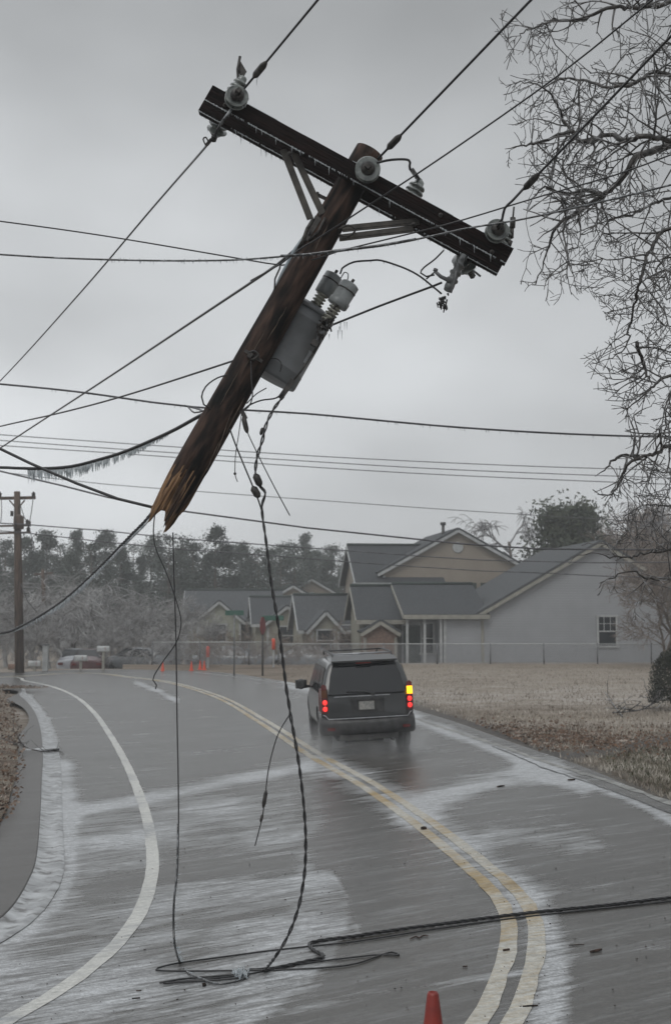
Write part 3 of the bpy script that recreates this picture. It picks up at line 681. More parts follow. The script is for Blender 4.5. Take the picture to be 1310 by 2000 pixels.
for _ in range(30):
    q = c+Ux*random.uniform(-.05, .03)+Vx*random.uniform(-.10, .03)+Wy*random.uniform(-.03, .05); m.tube([q, q+Vector([random.uniform(-.04, .04) for _ in range(3)])], [random.uniform(.007, .016), .006], 5)
m.tube(catmull([PP(640, 615, TW-.26), PP(655, 598, TW-.28), PP(668, 590, TW-.28)], .01), .012, 6); m.build('arrester_hardware', M['dsteel'], tk)
m = MB()
for _ in range(9): q = c+Ux*random.uniform(-.02, .12)+Vx*random.uniform(-.08, .1); m = MB(); m.tube([q, q-Vector((0, 0, random.uniform(.02, .07)))], [.0035, .0006], 4); m.build('icicle', M['ice'], tk)

# jumpers that are bolted at both ends
def jump(pts, r=.0055, mat='black', name='jumper_wire', step=.03, parent=pole, ice=0):
    m = MB(); c = catmull(pts, step); m.tube(c, r, 6); o = m.build(name, M[mat], parent)
    if ice: icicles(c, ice, .012, .03, o)
    return o
def icicles(c, n, lo, hi, parent, t0=0, t1=1, r=.0028, dirv=(0, 0, -1), dense=None):
    m = MB(); dv = Vector(dirv)
    for _ in range(n):
        if n < 40: m = MB()
        t = random.uniform(t0, t1)*(len(c)-1); i = min(int(t), len(c)-2); p = c[i].lerp(c[i+1], t-i); h = random.uniform(lo, hi)
        if dense: h *= dense((t/(len(c)-1)-t0)/(t1-t0))
        m.tube([p, p+dv*h+Vector((random.uniform(-.1, .1), random.uniform(-.1, .1), 0))*h], [r, r*.15], 4)
        if n < 40: m.build('icicle', M['ice'], parent)
    if n >= 40: m.build('icicles', M['ice'], parent)['kind'] = 'stuff'
jump([PP(735, 318, -.35), PP(765, 312, -.33), PP(798, 313, -.2), PP(800, 330, -.1), PP(815, 345, -.08), PP(819, 352, -.02)], .009)
m = MB(); m.bar(PP(803, 330, -.1), PP(815, 348, -.06), .03, .026); m.tube([PP(812, 344, -.06), PP(822, 352, -.02), PP(823, 360, 0)], .010, 6); m.build('clamp', M['steel'], pole)
jump([PP(664, 535, TW-.1), PP(668, 524, TW-.12), PP(690, 512, .1), PP(722, 509, .05), PP(745, 509, 0), PP(790, 524, 0), PP(820, 540, 0), PP(845, 560, 0), PP(862, 574, 0)], .007, ice=12)
jump([PP(866, 489, .2), PP(848, 507, .1), PP(828, 522, .05), PP(821, 533, .02), PP(832, 540, .0), PP(848, 537, 0)], .006)
jump([PP(664, 545, TW-.1), PP(672, 532, TW-.12), PP(680, 536, TW-.2), PP(678, 548, TW-.24)], .004)
jump([PP(832, 545, .0), PP(850, 530, .0)], .006)
jump([PP(455, 730, -.05), PP(425, 738, -.1), PP(402, 755, -.12), PP(394, 775, -.12), PP(398, 790, -.12), PP(410, 798, -.1), PP(425, 803, -.08)], .006)
jump([PP(560, 760, .1), PP(540, 777, .05), PP(510, 782, 0), PP(486, 792, -.05), PP(470, 806, -.08)], .006)
jump([PP(490, 700, -.14), PP(491, 740, -.145), PP(493, 775, -.15), PP(485, 795, -.12), PP(468, 806, -.1)], .005)
jump([PP(520, 758, .1), PP(500, 770, 0), PP(482, 788, -.05)], .004)
jump([PP(532, 600, -.02), PP(525, 590, -.05), PP(536, 565, -.05), PP(537, 545, -.06), PP(546, 525, -.05), PP(548, 515, -.05)], .0065, ice=8)
m = MB(); m.tube(catmull([PP(486, 690, -.13), PP(497, 686, -.15), PP(504, 694, -.15), PP(494, 702, -.15), PP(484, 696, -.14)], .01), .01, 6); m.bar(PP(478, 684, -.12), PP(512, 706, -.12), .012, .022); m.bar(PP(486, 698, -.15), PP(492, 690, -.15), .04, .03); m.build('ground_clamp', M['dsteel'], pole)

# ------------------------------------------------------------------ wires
M['rime'] = noisy('white_rime_ice', (.35, .38, .41), (.72, .75, .78), 25, .3)
def wire(name, label, pts, r, mat='wire', group=None, cat='power line', step=.25, root=None, n=6):
    m = MB(); c = catmull(pts, step); m.tube(c, r, n); o = m.build(name, M[mat]); tag(o, label, cat, group); return o, c
def sleeve(parent, a, b, r, mat='dsteel', name='splice_sleeve'):
    m = MB(); a, b = Vector(a), Vector(b); L_ = (b-a).length; m.lathe(a, b-a, [(0, r*.35), (L_*.08, r*.6), (L_*.2, r), (L_*.75, r), (L_*.9, r*.7), (L_, r*.35)], 10); return m.build(name, M[mat], parent)
lin = lambda x1, y1, d1, x2, y2, d2: (P(x1, y1, d1), P(x2, y2, d2))
def ext(a, b, k): return b+(b-a)*k
# three conductors running up and over the camera's right shoulder
def conductor(label, x0, y0, d0, x1, y1, d1, sl, sag=.0, r=.0085, icex=0):
    a, b = P(x0, y0, d0), P(x1, y1, d1); c_ = ext(a, b, 1.6); mid = (a+b)/2-Vector((0, 0, sag))
    o, c = wire('primary_conductor', label, [a, mid, b, c_], r, 'wire', 'conductors running up from the broken pole towards the viewer')
    t1, t2 = sl; sleeve(o, a.lerp(b, t1)-Vector((0, 0, sag*4*t1*(1-t1)*.9)), a.lerp(b, t2)-Vector((0, 0, sag*4*t2*(1-t2)*.9)), .024)
    return o, c
o, c = conductor('upper left conductor running from the left end of the crossarm to the top edge', 478, 172, 8.62, 622, -2, 7.6, (.13, .32))
icicles([P(500, 143, 8.5), P(505, 138, 8.5)], 3, .05, .11, o)
conductor('middle conductor running up from the bell insulator on the pole top', 738, 310, 8.6, 1040, -4, 7.2, (.07, .17))
conductor('right conductor running up past the bare tree from the right end of the crossarm', 1022, 370, 8.5, 1310, 70, 7.2, (.0, .12))[0]
o, c = wire('conductor_tail', 'bent tail of conductor curling down to the insulator at the right end of the crossarm', [P(1024, 366, 8.5), P(1000, 392, 8.52), P(985, 407, 8.55), P(980, 428, 8.6), P(972, 441, 8.62)], .009, 'wire', cat='power line', step=.03)
# lines running away to the left
o, c = wire('primary_conductor', 'conductor falling steeply from the insulator under the left end of the crossarm', [P(460, 200, D-.26), P(425, 252, D+.2), P(405, 283, D+.5), P(300, 404, 12), P(150, 580, 15), P(0, 745, 20), P(-160, 905, 26)], .0095, 'wire', None, step=.12)
m = MB(); m.tube(catmull([P(402, 284, 9.4), P(397, 272, 9.4), P(402, 268, 9.4), P(407, 276, 9.4)], .01), .006, 6); m.bar(P(404, 283, 9.4), P(413, 272, 9.35), .02, .02); m.build('clamp', M['dsteel'], o)
m = MB(); m.tube([P(458, 206, D-.24), P(428, 246, D-.22)], [.014, .010], 8); m.build('ice_sleeve', M['iced_wire'], o)
wire('primary_conductor', 'black cable rising from lower left and ending on the brace bracket of the broken pole', [P(-200, 1010, 24), P(0, 876, 19), P(200, 745, 14.5), P(400, 612, 11), P(540, 518, 9.4), P(585, 480, 9), P(606, 454, D-.12)], .0105, 'black')
wire('guy_wire', 'thin straight wire crossing in front of the crossarm up to the upper right corner', [P(490, 548, 9.3), P(549, 515, 8.9), P(567, 501, 8.85), P(591, 483, 8.8), P(614, 470, 8.75), P(717, 403, 8.5), P(870, 302, 8.2), P(1090, 147, 7.8), P(1275, -2, 7.2), P(1450, -140, 6.8)], .0058, 'wire', step=.2)
o, c = wire('service_wire', 'thin wire dipping behind the pole shaft and crossing the crossarm to the right edge', [P(-120, 418, 9.6), P(0, 432, 9.6), P(200, 460, 9.6), P(450, 502, 9.4), P(520, 514, 9.3), P(550, 518, 9.2), P(575, 515, 9.15), P(620, 505, 8.82), P(660, 491, 8.8), P(806, 455, 8.75), P(895, 432, 8.7), P(1060, 382, 8.6), P(1200, 342, 8.4), P(1310, 302, 8.2), P(1450, 250, 8)], .0055, 'wire', step=.15)
o, c = wire('service_wire', 'iced wire with short icicles crossing in front of the shaft below the crossarm', [P(-120, 490, 8.9), P(0, 497, 8.85), P(120, 504, 8.8), P(300, 509, 8.78), P(450, 508, 8.75), P(550, 501, 8.7), P(660, 491, 8.68), P(820, 466, 8.65), P(900, 448, 8.6), P(1010, 430, 8.55), P(1060, 420, 8.5), P(1200, 388, 8.3), P(1310, 361, 8.1), P(1450, 325, 7.9)], .0068, 'iced_wire', step=.12)
icicles(c, 104, .008, .03, o, .2, .62); icicles(c, 22, .008, .022, o, .2, .4, dirv=(0, 0, 1))
m = MB(); m.tube(catmull([P(548, 500, 8.7), P(600, 497, 8.68), P(660, 489, 8.67), P(740, 480, 8.66), P(812, 467, 8.65)], .1), .0105, 7); m.build('armour_rods', M['iced_wire'], o)
wire('guy_wire', 'stout wire passing behind the transformer from lower left to the fuse cutout', [P(-150, 870, 17), P(0, 833, 15), P(120, 806, 13.5), P(250, 771, 12.2), P(470, 700, 10.4), P(560, 668, 10), P(640, 638, 9.8), P(740, 598, 9.5), P(845, 559, 9.1), P(862, 552, 9.05)], .0085, 'black')
M['t'] = M['wire']
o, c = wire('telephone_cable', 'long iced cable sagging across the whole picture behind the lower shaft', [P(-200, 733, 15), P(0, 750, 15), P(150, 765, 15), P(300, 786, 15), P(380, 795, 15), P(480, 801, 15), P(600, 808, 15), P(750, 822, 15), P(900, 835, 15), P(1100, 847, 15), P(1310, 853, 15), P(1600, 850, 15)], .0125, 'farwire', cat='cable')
icicles(c, 110, .02, .05, o, .15, .95, r=.005)
m = MB(); m.tube(catmull([P(360, 792, 14.9), P(385, 798, 14.8), P(400, 805, 14.5)], .1), .012, 6); m.tube(catmull([P(366, 793, 14.9), P(380, 806, 14.6), P(402, 801, 14.4)], .1), .010, 6); m.build('splice_tail', M['farwire'], o)
o, c = wire('telephone_cable', 'thick cable curving down left from the shaft with a dense fringe of icicles', [P(-150, 913, 11), P(0, 913, 10.6), P(25, 914, 10.5), P(80, 915, 10.4), P(140, 911, 10.2), P(200, 896, 10), P(250, 880, 9.8), P(330, 845, 9.4), P(380, 818, 9.15), P(410, 802, 9.0)], .0135, 'black', cat='cable', step=.08)
icicles(c, 480, .03, .095, o, .36, .84, r=.006, dense=lambda s: .25+1.1*(1-s)**.7)
# twisted guy that holds the broken end, sheathed in ice
def twist(name, label, pts, R_, r, pitch, strands, mat, step=.02, cat='cable', group=None, parent=None):
    c = catmull(pts, step); m = MB(); L_ = 0; ph = [0]
    for a, b in zip(c, c[1:]): ph.append(ph[-1]+(b-a).length)
    for s in range(strands):
        q = []
        for i, p in enumerate(c):
            d = (c[min(i+1, len(c)-1)]-c[max(0, i-1)]).normalized(); u = d.cross(Vector((0, 1, 0.01))).normalized(); w = d.cross(u)
            a = ph[i]/pitch*2*math.pi+2*math.pi*s/strands; wob = 1+.5*noise.noise(Vector((ph[i]*1.5, s, 0))); q.append(p+(u*math.cos(a)+w*math.sin(a))*R_*wob)
        m.tube(q, r, 5)
    o = m.build(name, M[mat], parent); 
    if label: tag(o, label, cat, group)
    return o, c
o, c = twist('ice_clad_cable', 'twisted ice-clad cable dropping left from the splintered end of the pole', [P(298, 1000, 9), P(284, 1018, 9), P(262, 1040, 9.1), P(225, 1078, 9.3), P(175, 1128, 9.6), P(130, 1168, 9.9), P(90, 1196, 10.2), P(40, 1224, 10.6), P(0, 1237, 11), P(-120, 1255, 12)], .008, .0065, .10, 3, 'black', .025)
m = MB(); k1 = int(len(c)*.8); m.tube([p+Vector((.008, 0, -.013)) for p in c[:k1]], [.010*(1-.7*i/k1)*(1+.5*noise.noise(p*9)) for i, p in enumerate(c[:k1])], 6); m.build('ice_sheath', M['rime'], o)
icicles(c, 520, .014, .045, o, .0, .72, r=.0075, dense=lambda s: .35+math.sin(min(1, s*1.15)*3.14)); 
# old cable caught under the pole end, and lines behind it
wire('telephone_cable', 'black cable sagging from the left edge to the splintered end of the pole', [P(-80, 850, 9.8), P(0, 876, 9.6), P(60, 905, 9.5), P(150, 944, 9.35), P(230, 974, 9.2), P(295, 990, 9.1), P(330, 997, 9.2)], .0115, 'black', cat='cable')
m_ = bpy.data.objects[-1] if False else None
FAR = [('upper of three faint parallel lines far behind the pole', [(-100, 841), (0, 849), (301, 870), (620, 891), (900, 905), (1169, 915), (1500, 922)], 60, .022, 'three faint parallel lines'),
 ('middle of three faint parallel lines far behind the pole', [(-100, 852), (0, 860), (274, 880), (620, 902), (900, 918), (1291, 933), (1500, 938)], 60, .022, 'three faint parallel lines'),
 ('lowest of three faint parallel lines far behind the pole', [(-100, 862), (0, 870), (268, 888), (620, 913), (900, 929), (1310, 946), (1500, 950)], 60, .022, 'three faint parallel lines'),
 ('faint single line just above the pole breakage running to the right edge', [(-100, 908), (0, 921), (200, 945), (620, 977), (900, 997), (1310, 1022), (1500, 1030)], 60, .018, None),
 ('dark line leaving the splintered end of the pole and crossing above the tan house', [(-100, 905), (0, 920), (120, 948), (210, 971), (300, 990), (370, 1000), (600, 1031), (900, 1062), (1047, 1072), (1310, 1074), (1500, 1072)], 30, .021, 'utility lines leading to the far pole'),
 ('line crossing the treetops from the far pole to the grey house roof', [(-40, 1020), (45, 1024), (200, 1036), (330, 1050), (560, 1067), (700, 1077), (940, 1094), (1166, 1099), (1500, 1096)], 44, .020, 'utility lines leading to the far pole'),
 ('lowest line crossing the treetops in front of the tan house gable', [(-40, 1034), (45, 1040), (200, 1058), (355, 1073), (514, 1084), (700, 1099), (940, 1115), (1058, 1119), (1194, 1126), (1500, 1130)], 44, .018, 'utility lines leading to the far pole')]
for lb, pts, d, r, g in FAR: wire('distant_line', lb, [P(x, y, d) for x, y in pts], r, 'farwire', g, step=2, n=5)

# ------------------------------------------------------------------ loose cables hanging from the broken pole
o, c = wire('hanging_wire', 'thin iced wire hanging straight down from the splintered end to the road', [P(338, 1040, D), P(340, 1120, D), P(344, 1250, D), P(346, 1400, D), P(348, 1500, 8.95), P(349, 1600, 8.9), P(347, 1700, 8.85), P(341, 1760, 8.8), P(340, 1810, 8.8), P(343, 1850, 8.8)]+[G(x, y, .012) for x, y in [(352, 1882), (370, 1904), (395, 1915), (425, 1925), (460, 1921), (482, 1912)]], .0052, 'black', cat='loose wire', step=.03)
icicles(c, 104, .015, .04, o, .52, .87, r=.0028, dirv=(1, .1, .12))
m = MB(); k0 = int(len(c)*.45); m.tube([p+Vector((-.004, 0, 0)) for p in c[k0:]], .0068, 6); m.build('ice_sleeve', M['iced_wire'], o)
wire('hanging_wire', 'thin black wire hanging from the left splinter and kinking back above the road', [P(303, 1000, D-.02), P(300, 1040, D-.02), P(305, 1072, D-.02), P(325, 1118, D-.03), P(342, 1165, D-.04), P(353, 1205, D-.05), P(352, 1232, D-.05), P(343, 1258, D-.05), P(320, 1290, D-.05), P(302, 1318, D-.05), P(299, 1328, D-.05), P(306, 1338, D-.05), P(304, 1346, D-.05)], .0045, 'black', cat='loose wire', step=.03)
TR = [P(553, 775, D+.1), P(534, 800, D+.05), P(520, 830, D), P(512, 862, D), P(503, 890, D), P(499, 922, D-.02), P(504, 945, D-.04), P(518, 962, D-.06), P(512, 985, D-.06), P(513, 1010, D-.06), P(520, 1060, D-.08), P(530, 1140, D-.1), P(545, 1230, D-.12), P(556, 1320, D-.14), P(568, 1400, D-.16), P(582, 1480, D-.18), P(592, 1560, D-.2), P(597, 1640, D-.2), P(594, 1710, D-.2), P(582, 1775, D-.2), P(562, 1828, D-.2), P(538, 1868, D-.2), G(517, 1900, .02)]
sd_, c = twist('service_drop', 'long twisted black service cable dangling from the transformer down to the road', TR, .0062, .0062, .19, 2, 'black', .02)
m = MB(); m.tube(catmull([P(449, 838, D-.1), P(460, 868, D-.09), P(475, 905, D-.08), P(493, 948, D-.07), P(505, 978, D-.06), P(512, 1000, D-.06)], .03), .006, 6); m.build('second_leg', M['black'], sd_)
for a, b in [((513, 835), (509, 850)), ((498, 925), (509, 950)), ((493, 950), (506, 972)), ]: sleeve(sd_, P(*a, D-.06), P(*b, D-.06), .026 if a[1] > 900 else .012)
m = MB(); m.bar(PP(572, 742, .1), PP(547, 778, .1), .04, .035); m.tube([PP(612, 690, TW-.2), PP(590, 722, .1), PP(572, 745, .1)], .007, 6); m.tube([PP(625, 655, TW-.2), PP(622, 672, TW-.2), PP(612, 690, TW-.2)], .012, 6); m.bar(PP(612, 676, TW-.2), PP(618, 665, TW-.2), .05, .05); m.build('secondary_connector', M['dsteel'], pole)
m = MB(); m.tube(catmull([P(567, 1393, D-.16), P(545, 1430, D-.15), P(533, 1465, D-.14), P(524, 1505, D-.14), P(519, 1545, D-.13), P(513, 1592, D-.13), P(506, 1622, D-.13), P(498, 1652, D-.13)], .03), .0042, 6); m.build('loose_branch', M['black'], sd_)
sleeve(sd_, P(520, 1543, D-.13), P(514, 1578, D-.13), .014); sleeve(sd_, P(513, 1590, D-.13), P(509, 1606, D-.13), .010)
o, c = wire('hanging_wire', 'straight loose wire with a clamp at its top slanting right beside the service cable', [P(473, 803, D-.1), P(481, 838, D-.1), P(500, 880, D-.1), P(530, 940, D-.1), P(566, 1007, D-.1)], .0042, 'wire', cat='loose wire', step=.05)
sleeve(o, P(475, 812, D-.1), P(483, 846, D-.1), .018); m = MB(); m.bar(P(472, 802, D-.1), P(480, 818, D-.1), .03, .03); m.build('clamp', M['dsteel'], o)
o, c = wire('hanging_wire', 'short thin wire hanging from the shaft and ending in a small hook', [P(472, 806, D-.08), P(466, 850, D-.08), P(460, 890, D-.08), P(459, 925, D-.08), P(461, 934, D-.08), P(464, 941, D-.08)], .0034, 'wire', cat='loose wire', step=.03)
m = MB(); m.lathe(P(459, 928, D-.08), (0, 0, 1), [(0, .005), (.01, .011), (.02, .005)], 8); m.build('knot', M['dsteel'], o)

# ------------------------------------------------------------------ cables lying on the road
gp = lambda L_, up=.012: [G(x, y, up) for x, y in L_]
twist('fallen_cable', 'pair of twisted black cables lying across the road to the right edge', gp([(1700, 1712), (1450, 1742), (1310, 1757), (1200, 1770), (1110, 1779), (1040, 1786), (950, 1797), (860, 1809), (760, 1822), (690, 1833), (640, 1839), (610, 1845), (604, 1850), (615, 1861), (630, 1869), (626, 1876), (590, 1884), (550, 1893), (515, 1900)], .016), .0085, .0075, .22, 3, 'black', .03)
wire('fallen_wire', 'single black wire looping to a point left of the tangle on the road', gp([(1700, 1716), (1310, 1762), (1040, 1791), (860, 1815), (700, 1840), (600, 1851), (520, 1860), (430, 1872), (350, 1883), (308, 1893), (305, 1897), (350, 1899), (450, 1898), (560, 1896), (650, 1891), (700, 1883), (740, 1869), (765, 1862), (779, 1868), (740, 1867), (640, 1878), (560, 1889), (500, 1895), (486, 1895)], .009), .0065, 'black', cat='cable', step=.04)
wire('fallen_wire', 'short iced coil of wire lying at the foot of the straight hanging wire', gp([(312, 1923), (360, 1915), (420, 1910), (470, 1906), (484, 1905), (478, 1912), (430, 1917), (370, 1920), (320, 1924), (360, 1920), (430, 1913), (480, 1907), (515, 1900)], .012), .007, 'black', cat='cable', step=.04)
m = MB()
for _ in range(60): p = G(random.gauss(470, 10), random.gauss(1907, 4), .01); m.tube([p, p+Vector((random.uniform(-.02, .02), random.uniform(-.02, .02), random.uniform(.01, .05)))], [.006, .003], 4)
tag(m.build('ice_clump', M['ice']), kind='stuff')
# debris
DEB = [('bent twig lying on the asphalt just below the fallen cable', [(800, 1836), (812, 1831), (818, 1834), (826, 1829), (836, 1830)], .006), ('short dark stick lying on the left yellow line', [(982, 1859), (994, 1857)], .010),
 ('short dark stick lying on the asphalt right of the yellow lines', [(1152, 1862), (1174, 1857)], .010), ('thin twig lying just right of the yellow lines', [(1110, 1848), (1140, 1846)], .004), ('dark chip of bark lying between the yellow lines far up the road', [(822, 1621), (832, 1620)], .022),
 ('small stick on the frosted asphalt beyond the muddy drive', [(970, 1538), (984, 1536)], .012), ('stick lying by the white line near the muddy drive', [(1108, 1525), (1122, 1524)], .014), ('dark stick near the bottom of the right yellow line', [(1020, 1968), (1050, 1966)], .006), ('small twig on the asphalt left of the lower yellow line', [(903, 1890), (912, 1889)], .005),
 ('tiny dark stick below the wire coil, lower of two', [(258, 1952), (274, 1951)], .005), ('tiny dark stick below the wire coil, upper of two', [(266, 1937), (277, 1936)], .004), ('dark lump lying just under the wire coil', [(396, 1927), (402, 1926)], .014)]
for lb, pts, r in DEB:
    m = MB(); p = catmull(gp(pts, r*.6+.004), .03); m.tube(p, [r*(.5+.5*math.sin(3.1*(i+.6)/(len(p)+.2))) for i in range(len(p))], 6); tag(m.build('stick', M['pole']), lb, 'debris', 'sticks and bark scattered on the road')
# scattered tiny ice and bark bits
m = MB()
for _ in range(420):
    x = random.uniform(0, 1310); y = random.uniform(1650, 1998) if random.random() < .7 else random.uniform(1480, 1700)
    if x < 100 and y < 1800: continue
    p = G(x, y, .006); s = random.uniform(.002, .008); m.tube([p, p+Vector((random.uniform(-2, 2)*s, random.uniform(-1, 1)*s, s*.3))], s*.5, 4)
tag(m.build('road_grit', M['pole']), kind='stuff')

# ------------------------------------------------------------------ traffic cone at the bottom edge
def cone(loc, label, h=.71, group=None, mat='orange'):
    e = empty('traffic_cone', loc, None, label, 'traffic cone', group); s = h/.71
    m = MB(); m.lathe(Vector(loc), (0, 0, 1), [(.03*s, .135*s), (.05*s, .13*s), (.12*s, .118*s), (.55*s, .046*s), (.70*s, .026*s), (.71*s, .022*s), (.712*s, .016*s), (.69*s, .014*s)], 28); m.build('cone_body', M[mat], e)
    m = MB(); m.box(Vector(loc)+Vector((0, 0, .018*s)), ((1, 0, 0), (0, 1, 0), (0, 0, 1)), (.36*s, .36*s, .032*s)); m.build('base', M[mat], e); return e
p = P(845, 1938, 6.02); cone(Vector((p.x, p.y, gz(p.x)+.003)), 'dark red-orange traffic cone rising blurred from the bottom edge of the picture', p.z-gz(p.x)-.003, mat='darkorange')
for x, y, lb in [(318, 1309, 'leftmost small orange cone at the far side of the bend'), (374, 1308, 'second small orange cone from the left on the far verge'), (391, 1306, 'left one of the touching pair of orange cones on the far verge'), (399, 1307, 'right one of the touching pair of orange cones on the far verge')]:
    p = G(x, y+1); cone(Vector((p.x, p.y, gz(p.x)-.02)), lb, .42, 'small orange cones on the far side of the bend')

# ------------------------------------------------------------------ vehicles
def paint(name, c, rough=.25): return noisy(name, c, tuple(k*1.35+.01 for k in c), 3, rough, Coat_Weight=.5)
M['suvpaint'] = paint('grimy_grey_paint', (.014, .0155, .017), .28)
M['grime'] = noisy('road_grime', (.022, .022, .022), (.05, .049, .047), 7, .6)
M['lowplastic'] = noisy('dark_bumper_plastic', (.014, .014, .015), (.04, .04, .041), 8, .5)
M['tyre'] = noisy('wet_tyre', (.008, .008, .009), (.024, .024, .025), 12, .6)
M['rim'] = noisy('dirty_alloy', (.06, .06, .065), (.16, .16, .17), 6, .4, metal=.6)
M['carglass'] = base_mat('tinted_glass', (.008, .009, .011), .07); M['trimbright'] = noisy('satin_rail', (.3, .31, .33), (.45, .46, .48), 8, .3, metal=.5)
def emis(name, c, s):
    m = base_mat(name, c, .3); b = m.node_tree.nodes['Principled BSDF']; b.inputs['Emission Color'].default_value = (*c, 1); b.inputs['Emission Strength'].default_value = s; return m
M['redlit'] = emis('lit_red_lamp', (1, .035, .03), 1.5); M['amberlit'] = emis('lit_amber_lamp', (1, .42, .01), 2.6); M['redlens'] = base_mat('dark_red_lens', (.09, .008, .008), .15); M['amberlens'] = base_mat('unlit_amber_lens', (.10, .035, .012), .15)
def loft_body(name, mat, stations, arches, wr, width, parent):
    """stations: list of half rings [(x, y, z)...] from rear to front"""
    n = len(stations[0]); bm = bmesh.new(); rings = []
    for st in stations:
        lft = [bm.verts.new((-x, y, z)) for x, y, z in st[1:-1]][::-1]
        r = [bm.verts.new(p) for p in st]
        rings.append(r+lft)
    for a, b in zip(rings, rings[1:]):
        for k in range(len(a)): bm.faces.new((a[k], a[(k+1) % len(a)], b[(k+1) % len(a)], b[k]))
    for rg, fl in ((rings[0], 0), (rings[-1], 1)):
        L_ = len(rg); h = n-1
        for k in range(h):
            l0 = rg[-k % L_]; l1 = rg[-(k+1) % L_]; r0 = rg[k]; r1 = rg[k+1]; vs = []
            for v in (r0, r1, l1, l0):
                if v not in vs: vs.append(v)
            if len(vs) > 2: bm.faces.new(vs[::-1] if fl else vs)
    bmesh.ops.recalc_face_normals(bm, faces=bm.faces)
    me = bpy.data.meshes.new(name); bm.to_mesh(me); bm.free(); o = bpy.data.objects.new(name, me); col.objects.link(o)
    sm = o.modifiers.new('s', 'SUBSURF'); sm.levels = 2; sm.render_levels = 2; cut = []
    for (y, z) in arches:
        for s in (-1, 1):
            k = MB(); k.lathe(Vector((s*(width/2-.30), y, z)), (s, 0, 0), [(0, wr), (.6, wr)], 28); co = k.build('cut', mat); co.name = 'zz_cut'; cut.append(co)
            b = o.modifiers.new('b', 'BOOLEAN'); b.object = co; b.operation = 'DIFFERENCE'; b.solver = 'EXACT'
    bpy.context.view_layer.update(); dg = bpy.context.evaluated_depsgraph_get()
    me2 = bpy.data.meshes.new_from_object(o.evaluated_get(dg)); me2.name = name
    for c in cut: bpy.data.objects.remove(c, do_unlink=True)
    bpy.data.objects.remove(o, do_unlink=True)
    for p in me2.polygons: p.use_smooth = len(p.vertices) <= 4; p.material_index = 0
    me2.materials.clear(); me2.materials.append(mat)
    o = bpy.data.objects.new(name, me2); col.objects.link(o); o.parent = parent; ROOTM[o.name] = ROOTM[parent.name]; return o
def wheel(parent, x, y, r, w=.24, s=1):
    m = MB(); m.lathe(Vector((x-s*w, y, r)), (s, 0, 0), [(0, r*.55), (0, r*.93), (w*.12, r), (w*.35, r*1.005), (w*.4, r*.985), (w*.45, r*1.005), (w*.6, r*1.0), (w*.88, r), (w, r*.93), (w, r*.62), (w*.8, r*.6)], 32)
    t = m.build('wheel', M['tyre'], parent, local=True)
    m = MB(); m.lathe(Vector((x-s*w, y, r)), (s, 0, 0), [(w*.3, r*.1), (w*.3, r*.6), (w*.8, r*.63), (w*.86, r*.6), (w*.8, r*.3), (w*.9, r*.12), (w*.92, .01)], 24)
    for k in range(6):
        a = k*math.pi/3; d = Vector((0, math.cos(a), math.sin(a))); m.bar(Vector((x-s*w*.12, y, r))+d*r*.1, Vector((x-s*w*.12, y, r))+d*r*.58, .05, .05, (1, 0, 0))
    m.build('rim', M['rim'], t, local=True)
def panel(m, pts, th=.012, d=(0, -1, 0), mi=0):
    d = Vector(d)*th; a = [Vector(p) for p in pts]; n = len(a); b = m.add([p+d for p in a]+a, [tuple(range(n))]+[(i, n+i, n+(i+1) % n, (i+1) % n) for i in range(n)], mi)

# --- the grey SUV driving away
g0 = G(721, 1475); ps = Vector((g0.x-.18, g0.y+2.5, 0)); ps.z = gz(ps.x)+.0; th = R(4.6); rl = R(-2.7)
rm = Matrix.Rotation(th, 4, 'Z') @ Matrix.Rotation(rl, 4, 'Y')
suv = empty('suv', ps, rm.to_3x3(), 'dark grey suv driving away with red tail lights and the right amber indicator lit', 'car')
def ringS(y, f=1.0, top=1.0, yo=None, zt=1.745, drop=0):
    b = [(0, .34), (.72, .34), (.875, .40), (.925, .62), (.935, .88), (.905, 1.08), (.84, 1.34), (.755, 1.60), (.66, 1.70), (0, zt)]
    yo = yo or [0]*10
    return [(x*f, y+o, z) for (x, z), o in zip(b, yo)]
S = [ringS(-2.40, .955, yo=[0, 0, 0, 0, 0, .03, .14, .27, .33, .35]), ringS(-2.34, .985, yo=[0, 0, 0, 0, 0, .03, .14, .27, .31, .33]), ringS(-2.15, 1.0, yo=[0, 0, 0, 0, 0, .02, .08, .14, .18, .2]), ringS(-1.3), ringS(-.4, zt=1.765), ringS(.4, zt=1.755)]
S += [[(x, y_, z) for (x, z), y_ in zip([(0, .30), (.72, .30), (.88, .36), (.93, .60), (.935, .86), (.90, 1.07), (.83, 1.32), (.73, 1.56), (.63, 1.64), (0, 1.69)], [.9]*5+[1.0, .85, .66, .60, .60])],
      [(x, y_, z) for (x, z), y_ in zip([(0, .30), (.72, .30), (.88, .36), (.93, .60), (.93, .84), (.88, 1.03), (.80, 1.09), (.70, 1.12), (.6, 1.14), (0, 1.17)], [1.3]*5+[1.3, 1.28, 1.3, 1.32, 1.4])],
      [(x, y_, z) for (x, z), y_ in zip([(0, .30), (.72, .30), (.88, .36), (.92, .58), (.91, .80), (.85, .97), (.76, 1.02), (.68, 1.05), (.6, 1.06), (0, 1.09)], [1.9]*10)],
      [(x, y_, z) for (x, z), y_ in zip([(0, .32), (.66, .32), (.80, .38), (.85, .55), (.84, .74), (.80, .88), (.72, .93), (.64, .95), (.55, .96), (0, .98)], [2.38, 2.36, 2.3, 2.28, 2.28, 2.28, 2.3, 2.32, 2.34, 2.4])]]
suv.scale = (.875, 1, .955)
body = loft_body('body', M['suvpaint'], S, [(-1.5, .42), (1.42, .42)], .44, 1.87, suv)
for s in (-1, 1):
    wheel(suv, s*.915, -1.5, .385, s=s); wheel(suv, s*.895, 1.42, .385, s=s)
